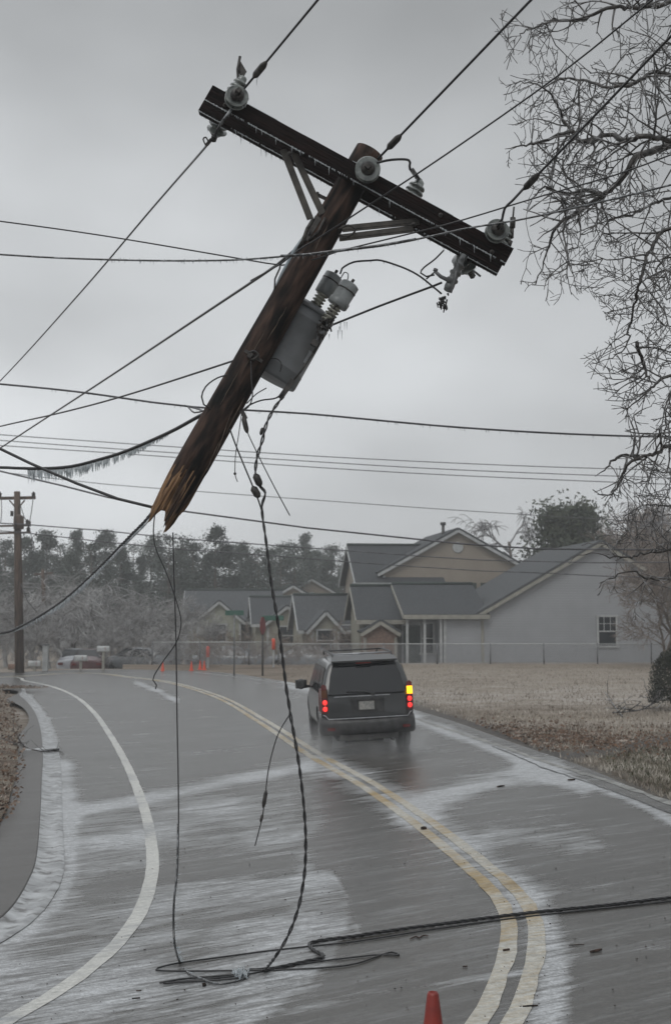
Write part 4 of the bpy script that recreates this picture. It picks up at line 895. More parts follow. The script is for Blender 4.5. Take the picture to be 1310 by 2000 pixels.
def SB(name, mat, f, parent=suv): m = MB(); f(m); return m.build(name, M[mat], parent, local=True)
def bumper(m):
    pl_ = [(-.95, -2.06), (-.95, -2.28), (-.925, -2.40), (-.86, -2.47), (-.4, -2.505), (0, -2.515), (.4, -2.505), (.86, -2.47), (.925, -2.40), (.95, -2.28), (.95, -2.06)]
    pr_ = [(-.10, .40), (-.03, .385), (-.005, .42), (0, .50), (-.004, .58), (-.02, .635), (-.05, .655), (-.14, .662)]; k = len(pr_)
    for x, y in pl_:
        d = Vector((x, y+1.6)).normalized() if abs(x) > .9 else Vector((0, -1))
        for o_, z in pr_: m.v.append(Vector((x+d.x*o_, y+d.y*o_, z+(.05*(abs(x)/.95)**6 if z > .6 else 0))))
    for j in range(len(pl_)-1):
        for i in range(k-1): q = j*k+i; m.f.append([q, q+k, q+k+1, q+1]); m.m.append(0); m.sm.append(True)
rg = SB('rear_window', 'carglass', lambda m: panel(m, [(-.765, -2.372, 1.10), (.765, -2.372, 1.10), (.70, -2.22, 1.42), (.635, -2.115, 1.60), (-.635, -2.115, 1.60), (-.70, -2.22, 1.42)], .022, (0, -.9, .35)))
SB('wiper', 'lowplastic', lambda m: (m.tube([(.12, -2.42, 1.10), (-.05, -2.39, 1.14), (-.40, -2.385, 1.15)], .010, 6), m.box((.12, -2.42, 1.09), ((1, 0, 0), (0, 1, 0), (0, 0, 1)), (.07, .04, .05))), rg)
SB('spoiler', 'suvpaint', lambda m: (panel(m, [(-.66, -2.20, 1.665), (.66, -2.20, 1.665), (.62, -1.85, 1.745), (-.62, -1.85, 1.745)], .03, (0, 0, 1)),))
SB('brake_light', 'redlens', lambda m: m.box((-.02, -2.19, 1.645), ((1, 0, 0), (0, 1, 0), (0, 0, 1)), (.3, .03, .022)))
tg = SB('tailgate', 'suvpaint', lambda m: (panel(m, [(-.76, -2.403, .70), (.76, -2.403, .70), (.76, -2.400, .98), (.755, -2.385, 1.075), (-.755, -2.385, 1.075), (-.76, -2.400, .98)], .014),))
SB('plate_recess', 'lowplastic', lambda m: (m.abox((0, -2.42, .885), (.66, .012, .23)), m.abox((0, -2.44, 1.005), (.70, .045, .028))), tg)
SB('tailgate_handle', 'suvpaint', lambda m: (m.abox((0, -2.44, 1.03), (.62, .04, .02))), tg)
SB('trim_strip', 'trimbright', lambda m: (m.abox((-.1, -2.415, 1.065), (1.1, .012, .014))), tg)
pl = SB('licence_plate', 'lowplastic', lambda m: m.abox((-.02, -2.432, .895), (.34, .012, .19)), tg)
m = MB(); m.abox((-.02, -2.44, .895), (.30, .008, .15)); m.build('plate_face', noisy('dirty_plate', (.17, .18, .175), (.30, .29, .27), 30, .5), tg, local=True)
bp = SB('rear_bumper', 'lowplastic', lambda m: (bumper(m)))
SB('ledge_highlight', 'trimbright', lambda m: (m.tube([(-.93, -2.25, .76), (-.84, -2.42, .74), (-.78, -2.45, .675), (0, -2.485, .675), (.78, -2.45, .675), (.84, -2.42, .74), (.93, -2.25, .76)], .009, 6)), bp)  # pale tube stands in for sky light caught on the bumper's top ledge
for s in (-1, 1): SB('reflector', 'redlens', lambda m, s=s: m.box((s*.74, -2.49, .50), ((1, .1*s, 0), (0, 1, 0), (0, 0, 1)), (.14, .02, .05)), bp)
SB('underbody', 'grime', lambda m: (m.abox((0, -.2, .30), (1.2, 3.9, .10)), m.tube([(-.8, -1.5, .36), (.8, -1.5, .36)], .06, 10), m.tube([(-.45, -2.2, .31), (.30, -2.2, .31)], .085, 12), m.lathe(Vector((0.05, -1.5, .34)), (0, 1, 0), [(-.12, .03), (-.08, .13), (.08, .13), (.12, .03)], 14), m.tube([(.45, -2.15, .28), (.47, -2.48, .27)], .03, 8), m.abox((0, -2.42, .36), (1.15, .10, .12)), m.abox((0.02, -2.50, .33), (.12, .12, .07))))
for s in (-1, 1):
    tl = SB('tail_light', 'redlens', lambda m, s=s: panel(m, [(s*.775, -2.398, .78), (s*.905, -2.365, .78), (s*.90, -2.345, 1.26), (s*.862, -2.32, 1.30), (s*.795, -2.355, 1.27)] if s > 0 else [(s*.905, -2.365, .78), (s*.775, -2.398, .78), (s*.795, -2.355, 1.27), (s*.862, -2.32, 1.30), (s*.90, -2.345, 1.26)], .03))
    SB('side_lens', 'redlens', lambda m, s=s: m.add([(s*.905, -2.39, .80), (s*.95, -2.22, .82), (s*.93, -2.20, 1.22), (s*.90, -2.37, 1.24), (s*.90, -2.3, .8)], [(0, 1, 2, 3)]), tl)
    for z0, mt in ((.86, 'redlit'), (.975, 'redlit')):
        SB('lit_lens', mt, lambda m, s=s, z0=z0: m.lathe(Vector((s*.838, -2.425, z0)), (0, -1, 0), [(0, .045), (.012, .043), (.02, .025)], 10), tl)
    SB('turn_signal', 'amberlit' if s > 0 else 'amberlens', lambda m, s=s: m.abox((s*.845, -2.405, 1.13), (.105, .05, .135)), tl)
    mi_ = SB('wing_mirror', 'lowplastic', lambda m, s=s: (m.box((s*1.10, .83, 1.13), ((1, -.15*s, 0), (.15*s, 1, 0), (0, 0, 1)), (.24, .12, .17)), m.lathe(Vector((s*1.10, .74, 1.13)), (0, 1, 0), [(0, .07), (.01, .095), (.1, .11), (.2, .06), (.22, .01)], 14), m.bar((s*.88, .9, 1.07), (s*1.0, .86, 1.08), .05, .05)))
    if s > 0: SB('repeater', 'amberlit', lambda m: m.lathe(Vector((1.0, .70, 1.02)), (0, -1, 0), [(0, .022), (.01, .015)], 8), mi_)
    SB('side_windows', 'carglass', lambda m, s=s: [m.add([(s*(x0+.006), ya, 1.11), (s*(x0+.006), yb, 1.11), (s*(.775), yb2, 1.57), (s*(.775), ya2, 1.57), (s*(x0-.03), (ya+yb)/2, 1.2)], [(0, 1, 2, 3)]) for x0, ya, yb, ya2, yb2 in ((.905, -2.2, -1.35, -2.0, -1.35), (.905, -1.28, -.38, -1.28, -.38), (.905, -.31, .9, -.31, .50))])
    rr = SB('roof_rail', 'lowplastic', lambda m, s=s: (m.tube(catmull([(s*.60, -1.95, 1.73), (s*.60, -1.80, 1.80), (s*.60, -.6, 1.825), (s*.60, .25, 1.80), (s*.58, .45, 1.73)], .1), .017, 8),))
SB('cross_bar', 'trimbright', lambda m: m.tube([(-.6, -1.70, 1.80), (.6, -1.70, 1.80)], .014, 8)); SB('cross_bar', 'lowplastic', lambda m: m.tube([(-.6, -.3, 1.82), (.6, -.3, 1.82)], .014, 8))
SB('roof_ice', 'trimbright', lambda m: panel(m, [(-.60, -2.05, 1.716), (.60, -2.05, 1.716), (.55, -1.9, 1.745), (-.55, -1.9, 1.745)], .006, (0, 0, 1)))

# --- sedans parked beyond the fence
def ringC(y, z0=.22, zb=.86, zt=1.42, f=1, xt=.52): return [(x*f, y, z) for x, z in [(0, z0), (.66, z0), (.80, z0+.08), (.86, .50), (.85, .70), (.80, zb), (xt+.16, zb+(zt-zb)*.5), (xt+.04, zt-.05), (xt-.04, zt-.01), (0, zt)]]
def parked(name, px, py, rz, c, label, mat=None, z=None):
    g = G(px, py); e = empty(name, (g.x, g.y, gz(g.x)-.05+dip(g.y)), (0, 0, R(rz)), label, 'car')
    lw = .88; ms = paint('car_paint_'+name+str(int(px)), c)
    st = [ringC(-2.25, zb=.78, zt=.88, f=.9), ringC(-2.1, zb=.84, zt=.96), ringC(-1.55, zb=.9, zt=1.0), ringC(-.95, zt=1.40), ringC(-.1, zt=1.44), ringC(.45, zt=1.38), ringC(1.1, zb=.88, zt=1.0), ringC(1.9, zb=.78, zt=.86), ringC(2.25, zb=.66, zt=.72, f=.88)]
    loft_body('body', ms, st, [(-1.35, .31), (1.38, .31)], .36, 1.72, e)
    for s in (-1, 1):
        wheel(e, s*.85, -1.35, .31, .2, s); wheel(e, s*.85, 1.38, .31, .2, s)
        SB('side_windows', 'carglass', lambda m, s=s: (m.add([(s*.80, -1.25, .93), (s*.80, -.02, .93), (s*.60, -.02, 1.36), (s*.60, -.85, 1.33)], [(0, 1, 2, 3)]), m.add([(s*.80, .05, .93), (s*.80, .95, .93), (s*.60, .40, 1.33), (s*.60, .05, 1.36)], [(0, 1, 2, 3)])), e)
    SB('windscreen', 'carglass', lambda m: m.add([(-.66, 1.12, .97), (.66, 1.12, .97), (.5, .50, 1.375), (-.5, .50, 1.375)], [(0, 1, 2, 3)]), e)
    SB('rear_window', 'carglass', lambda m: m.add([(-.62, -1.62, 1.0), (.62, -1.62, 1.0), (.48, -.98, 1.39), (-.48, -.98, 1.39)], [(0, 1, 2, 3)]), e)
    for s in (-1, 1): SB('tail_light', 'redlens', lambda m, s=s: m.abox((s*.62, -2.24, .70), (.26, .04, .12)), e)
    return e
parked('parked_car', 596, 1284, 78, (.16, .175, .19), 'pale silver car parked behind the fence just left of the suv')
parked('parked_car', 440, 1285, 84, (.12, .135, .15), 'pale blue-grey car parked behind the fence above the orange cones')
parked('parked_car', 272, 1288, 70, (.13, .14, .15), 'white car under the frosted trees left of the cones')
parked('parked_car', 178, 1292, 5, (.05, .012, .013), 'dark red car seen from behind between two mailboxes')
parked('parked_car', 148, 1291, 8, (.25, .26, .28), 'small white car seen behind the middle mailbox')

# ------------------------------------------------------------------ houses
def house(name, label, X, Y, rz, wall, builder, z=0.0):
    e = empty(name, (X, Y, z), (0, 0, R(rz)), label, 'house'); builder(e, M[wall]); return e
def prism(m, poly, y0, y1, mi=0):    # extrude an xz polygon along y
    n = len(poly); b = m.add([(x, y0, z) for x, z in poly]+[(x, y1, z) for x, z in poly], [tuple(range(n)), tuple(range(2*n-1, n-1, -1))]+[(i, n+i, n+(i+1) % n, (i+1) % n) for i in range(n)], mi)
def slab(m, a, b, c, d, th):          # roof plane with thickness (a,b,c,d counter-clockwise from above)
    a, b, c, d = map(Vector, (a, b, c, d)); nrm = (b-a).cross(d-a).normalized(); t = nrm*th
    m.add([a, b, c, d, a-t, b-t, c-t, d-t], [(0, 1, 2, 3), (7, 6, 5, 4), (0, 4, 5, 1), (1, 5, 6, 2), (2, 6, 7, 3), (3, 7, 4, 0)])
def gableY(e, wall, x0, x1, y0, y1, ze, zr, roof='roof', trim='white_paint', ov=.35, fo=.25, z0=-1.2):
    """box whose ridge runs front to back, gable to the front"""
    m = MB(); xm = (x0+x1)/2; prism(m, [(x0, z0), (x1, z0), (x1, ze), (xm, zr), (x0, ze)], y0, y1); m.build('wall', wall, e, local=True)
    sl_ = (zr-ze)/((x1-x0)/2); m = MB(); zo = ze-ov*sl_
    slab(m, (x0-ov, y0-fo, zo+.06), (xm, y0-fo, zr+.06), (xm, y1+fo, zr+.06), (x0-ov, y1+fo, zo+.06), -.10)
    slab(m, (xm, y0-fo, zr+.062), (x1+ov, y0-fo, zo+.06), (x1+ov, y1+fo, zo+.06), (xm, y1+fo, zr+.062), -.10)
    m2 = MB()
    for s, xe in ((-1, x0-ov), (1, x1+ov)): m2.bar((xm, y0-fo-.02, zr-.05), (xe, y0-fo-.02, zo-.05), .05, .16)
    rf = m.build('roof', M[roof], e, local=True); m2.build('rake_board', M[trim], rf, local=True)
    for xc in (x0, x1):
        m = MB(); m.abox((xc+(.06 if xc == x0 else -.06), y0-.02, (ze+z0)/2-.1), (.14, .05, ze-z0-.3)); m.build('corner_board', M[trim], e, local=True)
def gableX(e, wall, x0, x1, y0, y1, ze, zr, roof='roof', trim='white_paint', ov=.35, z0=-1.2, so=.2):
    """box whose ridge runs left to right, eave to the front"""
    m = MB(); ym = (y0+y1)/2; n = 5; P5 = [(y0, z0), (y1, z0), (y1, ze), (ym, zr), (y0, ze)]
    m.add([(x0, y, z) for y, z in P5]+[(x1, y, z) for y, z in P5], [tuple(range(n)), tuple(range(2*n-1, n-1, -1))]+[(i, n+i, n+(i+1) % n, (i+1) % n) for i in range(n)]); m.build('wall', wall, e, local=True)
    sl_ = (zr-ze)/((y1-y0)/2); zo = ze-ov*sl_; m = MB()
    slab(m, (x0-so, y0-ov, zo+.06), (x1+so, y0-ov, zo+.06), (x1+so, ym, zr+.06), (x0-so, ym, zr+.06), .10)
    slab(m, (x0-so, ym, zr+.062), (x1+so, ym, zr+.062), (x1+so, y1+ov, zo+.06), (x0-so, y1+ov, zo+.06), .10)
    rf = m.build('roof', M[roof], e, local=True)
    m = MB(); m.abox(((x0+x1)/2, y0-ov-.02, zo-.06), (x1-x0+2*so, .05, .2)); m.build('fascia', M[trim], rf, local=True)
    m = MB(); m.tube([(x0-so, ym, zr+.10), (x1+so, ym, zr+.10)], .09, 6); m.build('ridge_cap', M['shutter'], rf, local=True)
    for s, ye in ((-1, y0-ov), (1, y1+ov)):
        m = MB(); m.bar((x0-so-.02, ym, zr-.06), (x0-so-.02, ye, zo-.06), .05, .2, (1, 0, 0)); m.build('rake_board', M[trim], rf, local=True)
def windowF(e, x, z, w, h, y, shut=False, mull=True, side=None):
    if side is None:
        f = MB(); 
        for (cx, cz, sw, sh) in ((x, z+h/2, w+.16, .09), (x, z-h/2, w+.2, .10), (x-w/2, z, .09, h), (x+w/2, z, .09, h), (x, z, w, .06)): f.abox((cx, y-.05, cz), (sw, .08, sh))
        if mull:
            for k in (-1, 1): f.abox((x+k*w/6, y-.045, z+h/4), (.03, .03, h/2))
            f.abox((x, y-.045, z+h/4), (w, .03, .03))
        o = f.build('window', M['white_paint'], e, local=True); g = MB(); g.abox((x, y-.02, z), (w-.02, .03, h-.02)); g.build('pane', M['glass'], o, local=True)
        if shut:
            for k in (-1, 1): s_ = MB(); s_.abox((x+k*(w/2+.25), y-.035, z), (.35, .05, h+.1)); s_.build('shutter', M['shutter'], o, local=True)
    else:
        f = MB()
        for (cy, cz, sw, sh) in ((x, z+h/2, w+.16, .09), (x, z-h/2, w+.2, .10), (x-w/2, z, .09, h), (x+w/2, z, .09, h), (x, z, w, .06)): f.abox((y-.05, cy, cz), (.08, sw, sh))
        o = f.build('window', M['white_paint'], e, local=True); g = MB(); g.abox((y-.02, x, z), (.03, w-.02, h-.02)); g.build('pane', M['glass'], o, local=True)
        if shut:
            for k in (-1, 1): s_ = MB(); s_.abox((y-.035, x+k*(w/2+.25), z), (.05, .35, h+.1)); s_.build('shutter', M['shutter'], o, local=True)
pxX = lambda x, Y: (x-CX)/F*Y*1.0
def grey(e, w):
    gableY(e, w, 0, 11.6, 0, 11, 2.38, 5.72, 'roof2', 'beige_trim', fo=.28)     # origin: eave corner at px 935
    m = MB(); prism(m, [(-1.80, -1.2), (-.0, -1.2), (-.0, 2.3), (-1.80, 2.3)], .002, 5); m.build('wall', w, e, local=True)
    gableX(e, M['grey_siding'], -3.6, .2, 1.4, 6.4, 2.868, 3.75, 'roof', 'beige_trim', ov=1.75, so=.15)
    gableX(e, M['cream_siding'], -5.6, -3.62, 1.9, 6.0, 2.544, 3.66, 'roof', 'beige_trim', ov=1.0, so=.25)
    m = MB(); m.abox((-1.74, -.03, .95), (.14, .06, 2.6)); m.build('corner_board', M['white_paint'], e, local=True)
    windowF(e, 6.1, 1.5, .92, 1.45, 0); windowF(e, -2.35, 1.15, .62, 1.5, 1.4, mull=False); windowF(e, -4.3, 1.0, .5, 1.2, 1.9, mull=False)
    d = MB(); d.abox((-3.1, 1.36, .75), (.85, .06, 2.0)); d.build('door', M['shutter'], e, local=True)
    for x in (-3.55, -2.72, -1.95): c = MB(); c.abox((x, -.1, .85), (.11, .11, 2.7)); c.build('porch_post', M['white_paint'], e, local=True)
    gableY(e, M['brick'], -5.5, -3.9, .9, 2.0, 1.45, 1.95, 'roof2', 'beige_trim', ov=.15, fo=.2)
house('grey_house', 'grey single-storey house with a broad gable wall and one white-framed window', 6.9, 61, 5, 'grey_siding', grey)
def tan(e, w):
    gableY(e, w, 0, 8.75, 0, 9, 4.75, 7.15, 'roof', 'white_paint', fo=.3)
    gableX(e, w, -1.35, 3.2, .003, 6.4, 4.35, 6.35, 'roof', 'white_paint', ov=.5, so=.35)
    m = MB(); m.abox((-1.28, -.03, 2.0), (.16, .07, 4.7)); m.build('corner_board', M['white_paint'], e, local=True)
    v = MB(); v.lathe(Vector((4.4, -.06, 6.15)), (0, 1, 0), [(0, .30), (.06, .33)], 16); v.build('gable_vent', M['white_paint'], e, local=True)
    c = MB(); c.tube([(3.85, 1.5, 6.5), (3.85, 1.5, 7.55)], .09, 10); c.tube([(3.85, 1.5, 7.55), (3.85, 1.5, 7.72)], .17, 10); c.build('chimney_pipe', M['dsteel'], e, local=True)
    for z in (3.45, .95): windowF(e, 2.0, z, .9, 1.4, -1.35, True, side=1)
    windowF(e, 4.6, 3.4, .9, 1.3, 0, True); windowF(e, 6.6, 3.4, .9, 1.3, 0, True)
    gableX(e, M['brick'], -3.4, -1.37, 1.2, 5.4, 2.0, 3.2, 'roof2', 'white_paint', ov=.6)
house('tan_house', 'tall tan two-storey house with a round gable vent and a roof pipe', 2.75, 74, 7, 'tan_siding', tan)
def sm(w, d, ze, zr, gw, gz_, trim='white_paint', roof='roof'):
    def f(e, wl):
        gableX(e, wl, 0, w, 0, d, ze, zr, roof, trim, ov=.4, so=.3)
        gableY(e, wl, w*.12, w*.12+gw, -1.4, d*.5, ze-.05, gz_, roof, trim, ov=.3, fo=.25)
        windowF(e, w*.12+gw*.5, ze*.5, 1.0, 1.2, -1.4, mull=False); windowF(e, w*.78, ze*.5, 1.0, 1.2, 0, True, mull=False)
        dd = MB(); dd.abox((w*.58, -.03, .9), (.9, .06, 2.0)); dd.build('door', M['shutter'], e, local=True)
    return f
house('small_house', 'small cream house with a dark roof directly left of the tan house', -5.2, 84, 6, 'cream_siding', sm(5.4, 7, 1.75, 3.35, 2.6, 2.75))
house('small_house', 'low house with a steep dark roof tucked against the tan house', -1.9, 74, 8, 'cream_siding', sm(3.0, 5, 1.6, 3.35, 1.6, 2.4, roof='roof2'))
house('small_house', 'dark-roofed house behind the bare shrubs at the left of the row', -10.4, 90, 4, 'green_siding', sm(6.5, 7, 1.9, 3.9, 3, 3.1, roof='roof2'))
def gb(w, ze, zr):
    def f(e, wl):
        gableY(e, wl, 0, w, 0, 8, ze, zr, 'roof', 'white_paint'); windowF(e, w/2, ze-.3, 1.0, 1.1, 0, mull=False)
        v = MB(); v.lathe(Vector((w/2, -.06, ze+.45)), (0, 1, 0), [(0, .28), (.06, .3)], 12); v.build('gable_vent', M['white_paint'], e, local=True)
    return f
house('gabled_house', 'pale gable end rising behind the row, leftmost of three gables', -9.3, 104, 0, 'cream_siding', gb(4.9, 3.1, 4.75))
house('gabled_house', 'tan gable end rising behind the row, middle one of three gables', -5.6, 100, 0, 'tan_siding', gb(4.6, 3.0, 4.4))
house('gabled_house', 'largest tan gable rising behind the row, rightmost of three gables', -5.1, 108, 0, 'tan_siding', gb(6.2, 3.3, 5.1))

# ------------------------------------------------------------------ chain-link fence
def fence(name, label, a, b, h, sp=2.4):
    a, b = Vector(a), Vector(b); e = empty(name, a, None, label, 'fence'); d = (b-a); L_ = d.length; u = d.normalized(); n = int(L_/sp)
    for i in range(n+1):
        p = a+u*sp*i; m = MB(); m.tube([p, p+Vector((0, 0, h+.02))], .03, 8); m.lathe(p+Vector((0, 0, h+.02)), (0, 0, 1), [(0, .032), (.03, .02), (.04, .003)], 8); m.build('post', M['steel'], e)
    m = MB(); m.tube([a+Vector((0, 0, h)), b+Vector((0, 0, h))], .024, 6); m.build('top_rail', M['white_paint'], e)
    m = MB(); s = .11; k = -int(h/s)-1
    while k*s < L_:
        for sg in (1, -1):
            x0 = k*s; z0, z1 = (0, h) if sg > 0 else (h, 0); x1 = x0+h
            t0 = max(0, -x0/h); t1 = min(1, (L_-x0)/h)
            if t1 > t0: pa = a+u*(x0+h*t0)+Vector((0, 0, z0+(z1-z0)*t0)); pb = a+u*(x0+h*t1)+Vector((0, 0, z0+(z1-z0)*t1)); m.tube([pa, pb], .006, 3, caps=False)
        k += 1
    m.build('wire_mesh', M['trimbright'], e); return e
fence('chain_link_fence', 'low chain-link fence running in front of the grey and tan houses', (-2.6, 58.6, .0), (24, 57.5, 0), .98)
fence('chain_link_fence', 'low chain-link fence behind the orange marker posts at the left', (-8.6, 60.5, -.05), (-2.9, 58.9, 0), 1.05)

# ------------------------------------------------------------------ signs, markers, mailboxes
def post(p, h, r, m=None): m = m or MB(); m.tube([p, p+Vector((0, 0, h))], r, 8); return m
def at(x, y, Y): q = P(x, y, Y); return q
q = P(513, 1300, 52); gq = gz(q.x)
e = empty('stop_sign', (q.x, 52, gq), None, 'red stop sign seen edge-on on a dark post left of the suv', 'road sign')
post(Vector((q.x, 52, gq-.1)), 1.95, .035).build('post', M['dsteel'], e)
m = MB(); s = Vector((math.cos(R(76)), math.sin(R(76)), 0)); c = Vector((q.x, 51.94, P(513, 1222, 52).z)); r8 = .38
for k, off in ((0, -.01), (1, .01)): pass
nn = s.cross(Vector((0, 0, 1))); vs = [c+(s*math.cos(R(22.5+45*k))+Vector((0, 0, 1))*math.sin(R(22.5+45*k)))*r8+nn*o_ for o_ in (-.01, .01) for k in range(8)]
m.add(vs, [tuple(range(8)), tuple(range(15, 7, -1))]+[(k, 8+k, 8+(k+1) % 8, (k+1) % 8) for k in range(8)]); m.build('sign_face', M['signred'], e)
for x, y, lb, w, ang in [(458, 1197, 'green street name sign on its own post above the bare shrubs', .75, 5), (533, 1207, 'green street name sign blade on top of the stop sign post', .9, -12)]:
    q = P(x, y, 52.2); e = empty('street_sign', (q.x, 52.2, gz(q.x)), None, lb, 'road sign'); post(Vector((q.x-(0 if x < 500 else .42), 52.2, gz(q.x)-.1)), q.z+.05-gz(q.x), .03).build('post', M['steel'], e)
    m = MB(); m.box(q, ((math.cos(R(ang)), math.sin(R(ang)), 0), (-math.sin(R(ang)), math.cos(R(ang)), 0), (0, 0, 1)), (w, .03, .20)); m.build('sign_face', M['signgreen'], e)
for x, yb, yt, lb in [(406, 1301, 1262, 'orange marker post standing at the left end of the fence'), (534, 1300, 1247, 'orange-topped white marker post right of the stop sign')]:
    p = G(x, yb+2); e = empty('marker_post', (p.x, p.y, gz(p.x)), None, lb, 'marker post', 'orange marker posts by the fence')
    zt = P(x, yt, p.y).z; m = MB(); m.bar(Vector((p.x, p.y, gz(p.x)-.05)), Vector((p.x, p.y, zt-.5)), .05, .09); m.build('post', M['white_paint'], e)
    m = MB(); m.lathe(Vector((p.x, p.y-.0, zt-.52)), (0, 0, 1), [(0, .05), (.02, .085), (.46, .085), (.52, .05)], 10); m.build('orange_head', M['orange'], e)
def mailbox(x, yb, yt, lb, col_='white_paint'):
    p = G(x, yb); b = Vector((p.x, p.y, gz(p.x))); zt = P(x, yt, p.y).z; e = empty('mailbox', b, None, lb, 'mailbox', 'mailboxes by the far side of the bend')
    m = MB(); m.bar(b-Vector((0, 0, .1)), Vector((b.x, b.y, zt-.22)), .11, .11, (1, 0, 0)); m.bar(Vector((b.x-.3, b.y, zt-.24)), Vector((b.x+.3, b.y, zt-.24)), .12, .04); m.build('post', M['beige_trim'], e)
    m = MB(); n_ = 8; prof = [(-.5, 0), (.5, 0)]+[(.5*math.cos(math.pi*k/n_), .45+.5*math.sin(math.pi*k/n_)) for k in range(n_+1)]; W_, H_ = .19, .24
    a = [Vector((b.x-.27, b.y+u*W_, zt-.22+v*H_)) for u, v in prof]; c = [q+Vector((.54, 0, 0)) for q in a]; k = len(a)
    m.add(a+c, [tuple(range(k)), tuple(range(2*k-1, k-1, -1))]+[(i, k+i, k+(i+1) % k, (i+1) % k) for i in range(k)]); bx = m.build('box', M[col_], e)
    m = MB(); m.abox((b.x+.1, b.y-.11, zt-.10), (.02, .015, .14)); m.build('flag', M['signred'], bx)
mailbox(202, 1308, 1262, 'white mailbox on a tall post, rightmost of the mailboxes'); mailbox(158, 1308, 1280, 'white mailbox on a thick post left of the dark red car'); mailbox(68, 1308, 1291, 'low white mailbox close to the far utility pole'); mailbox(29, 1308, 1297, 'dull brown mailbox at the foot of the far utility pole', 'brick')
p = G(89, 1310); e = empty('service_box', (p.x, p.y, gz(p.x)), None, 'narrow white utility cabinet between the low mailbox and the trees', 'utility box')
m = MB(); m.bar(Vector((p.x, p.y, gz(p.x)-.1)), Vector((p.x, p.y, .95)), .22, .22); m.build('cabinet', M['white_paint'], e); m = MB(); m.bar(Vector((p.x, p.y, .95)), Vector((p.x, p.y, 1.02)), .28, .28); m.build('cap', M['steel'], e)

# ------------------------------------------------------------------ far utility pole
FD = 55
def FP(x, y, d=0): return P(x, y, FD+d)
bz = G(38, 1306); e = empty('utility_pole', (FP(38, 1306).x, FD, gz(-13)), None, 'upright wooden utility pole with crossarms at the left edge beyond the bend', 'utility pole')
m = MB(); m.tube([FP(39, 1318), FP(36, 1100), FP(34, 960)], [.20, .17, .13], 14); m.build('pole_shaft', M['farwood'], e)
for x0, x1, y in ((-38, 70, 973), (-20, 58, 1027), (-15, 60, 1041)):
    m = MB(); m.bar(FP(x0, y+1), FP(x1, y-1), .12, .13 if y < 1000 else .08); arm = m.build('crossarm', M['farwood'], e)
    for x in ([x0+4, x1-4, 0] if y < 1000 else [x1-4, x0+5]): m = MB(); m.lathe(FP(x, y-2), (0, 0, 1), [(0, .05), (.05, .09), (.1, .06), (.13, .1), (.2, .05), (.24, .03)], 10); m.build('insulator', M['dsteel'], arm)
for s in (-1, 1): m = MB(); m.bar(FP(34+s*15, 977, -.1), FP(34, 995, -.1), .03, .06); m.build('brace', M['farwood'], e)
m = MB(); m.lathe(FP(37, 1034, -.15), (0, 0, 1), [(0, .12), (.02, .22), (.55, .22), (.6, .14), (.66, .05)], 14); m.build('transformer', M['farwood'], e)
for a, b in (((24, 998), (24, 1008)), ((58, 1018), (58, 1028))): m = MB(); m.tube([FP(*a, -.1), FP(*b, -.1)], .07, 6); m.build('insulator', M['dsteel'], e)
m = MB()
for pts in ([(66, 968), (62, 1000), (58, 1022)], [(3, 972), (4, 1000), (2, 1022)], [(40, 985), (48, 1010), (56, 1024), (68, 1072)], [(42, 1140), (55, 1175), (72, 1195)]): m.tube(catmull([FP(*q, -.1) for q in pts], .3), .018, 5)
m.build('drop_wires', M['farwire'], e)
# second, slimmer pole behind it
e = empty('utility_pole', (P(84, 1300, 78).x, 78, gz(-13)), None, 'slim reddish utility pole among the frosted trees right of the far pole', 'utility pole')
m = MB(); m.tube([P(92, 1296, 78), P(88, 1200, 78), P(84, 1112, 78)], [.17, .14, .11], 10); m.build('pole_shaft', M['farwood'], e); m = MB(); m.bar(P(68, 1122, 78), P(104, 1119, 78), .12, .12); m.build('crossarm', M['farwood'], e)

# ------------------------------------------------------------------ trees
M['pinebark'] = noisy('pine_bark', (.05, .04, .033), (.11, .09, .075), 6, .9)
M['pine'] = noisy('frosted_pine_needles', (.018, .027, .02), (.065, .082, .068), .9, .8, lo=.35, hi=.68, c3=(.15, .17, .16), s3=3.5, lo3=.58, hi3=.72)
M['cedar'] = noisy('dark_cedar_foliage', (.014, .022, .010), (.045, .055, .028), 1.2, .8, lo=.35, hi=.65)
M['frosttwig'] = noisy('frosted_twigs', (.13, .122, .118), (.36, .36, .36), 1.3, .75, lo=.35, hi=.65)
M['browntwig'] = noisy('brown_twigs', (.10, .075, .06), (.26, .22, .19), 1.4, .8, lo=.35, hi=.65)
M['greytwig'] = noisy('grey_frosted_twigs', (.10, .095, .095), (.28, .275, .28), 1.3, .75, lo=.35, hi=.65)
M['bushleaf'] = noisy('dark_bush_leaves', (.01, .013, .008), (.035, .036, .022), 5, .7)
def ordn(n): return 'first' if n == 1 else '%d%s' % (n, 'th' if 10 < n % 100 < 20 else {1: 'st', 2: 'nd', 3: 'rd'}.get(n % 10, 'th'))
def leafq(m, p, s, up=.3):
    a = Vector([random.gauss(0, 1) for _ in range(3)]).normalized(); b = a.orthogonal().normalized(); m.add([p-a*s, p+b*s*.55, p+a*s, p-b*s*.55], [(0, 1, 2, 3)])
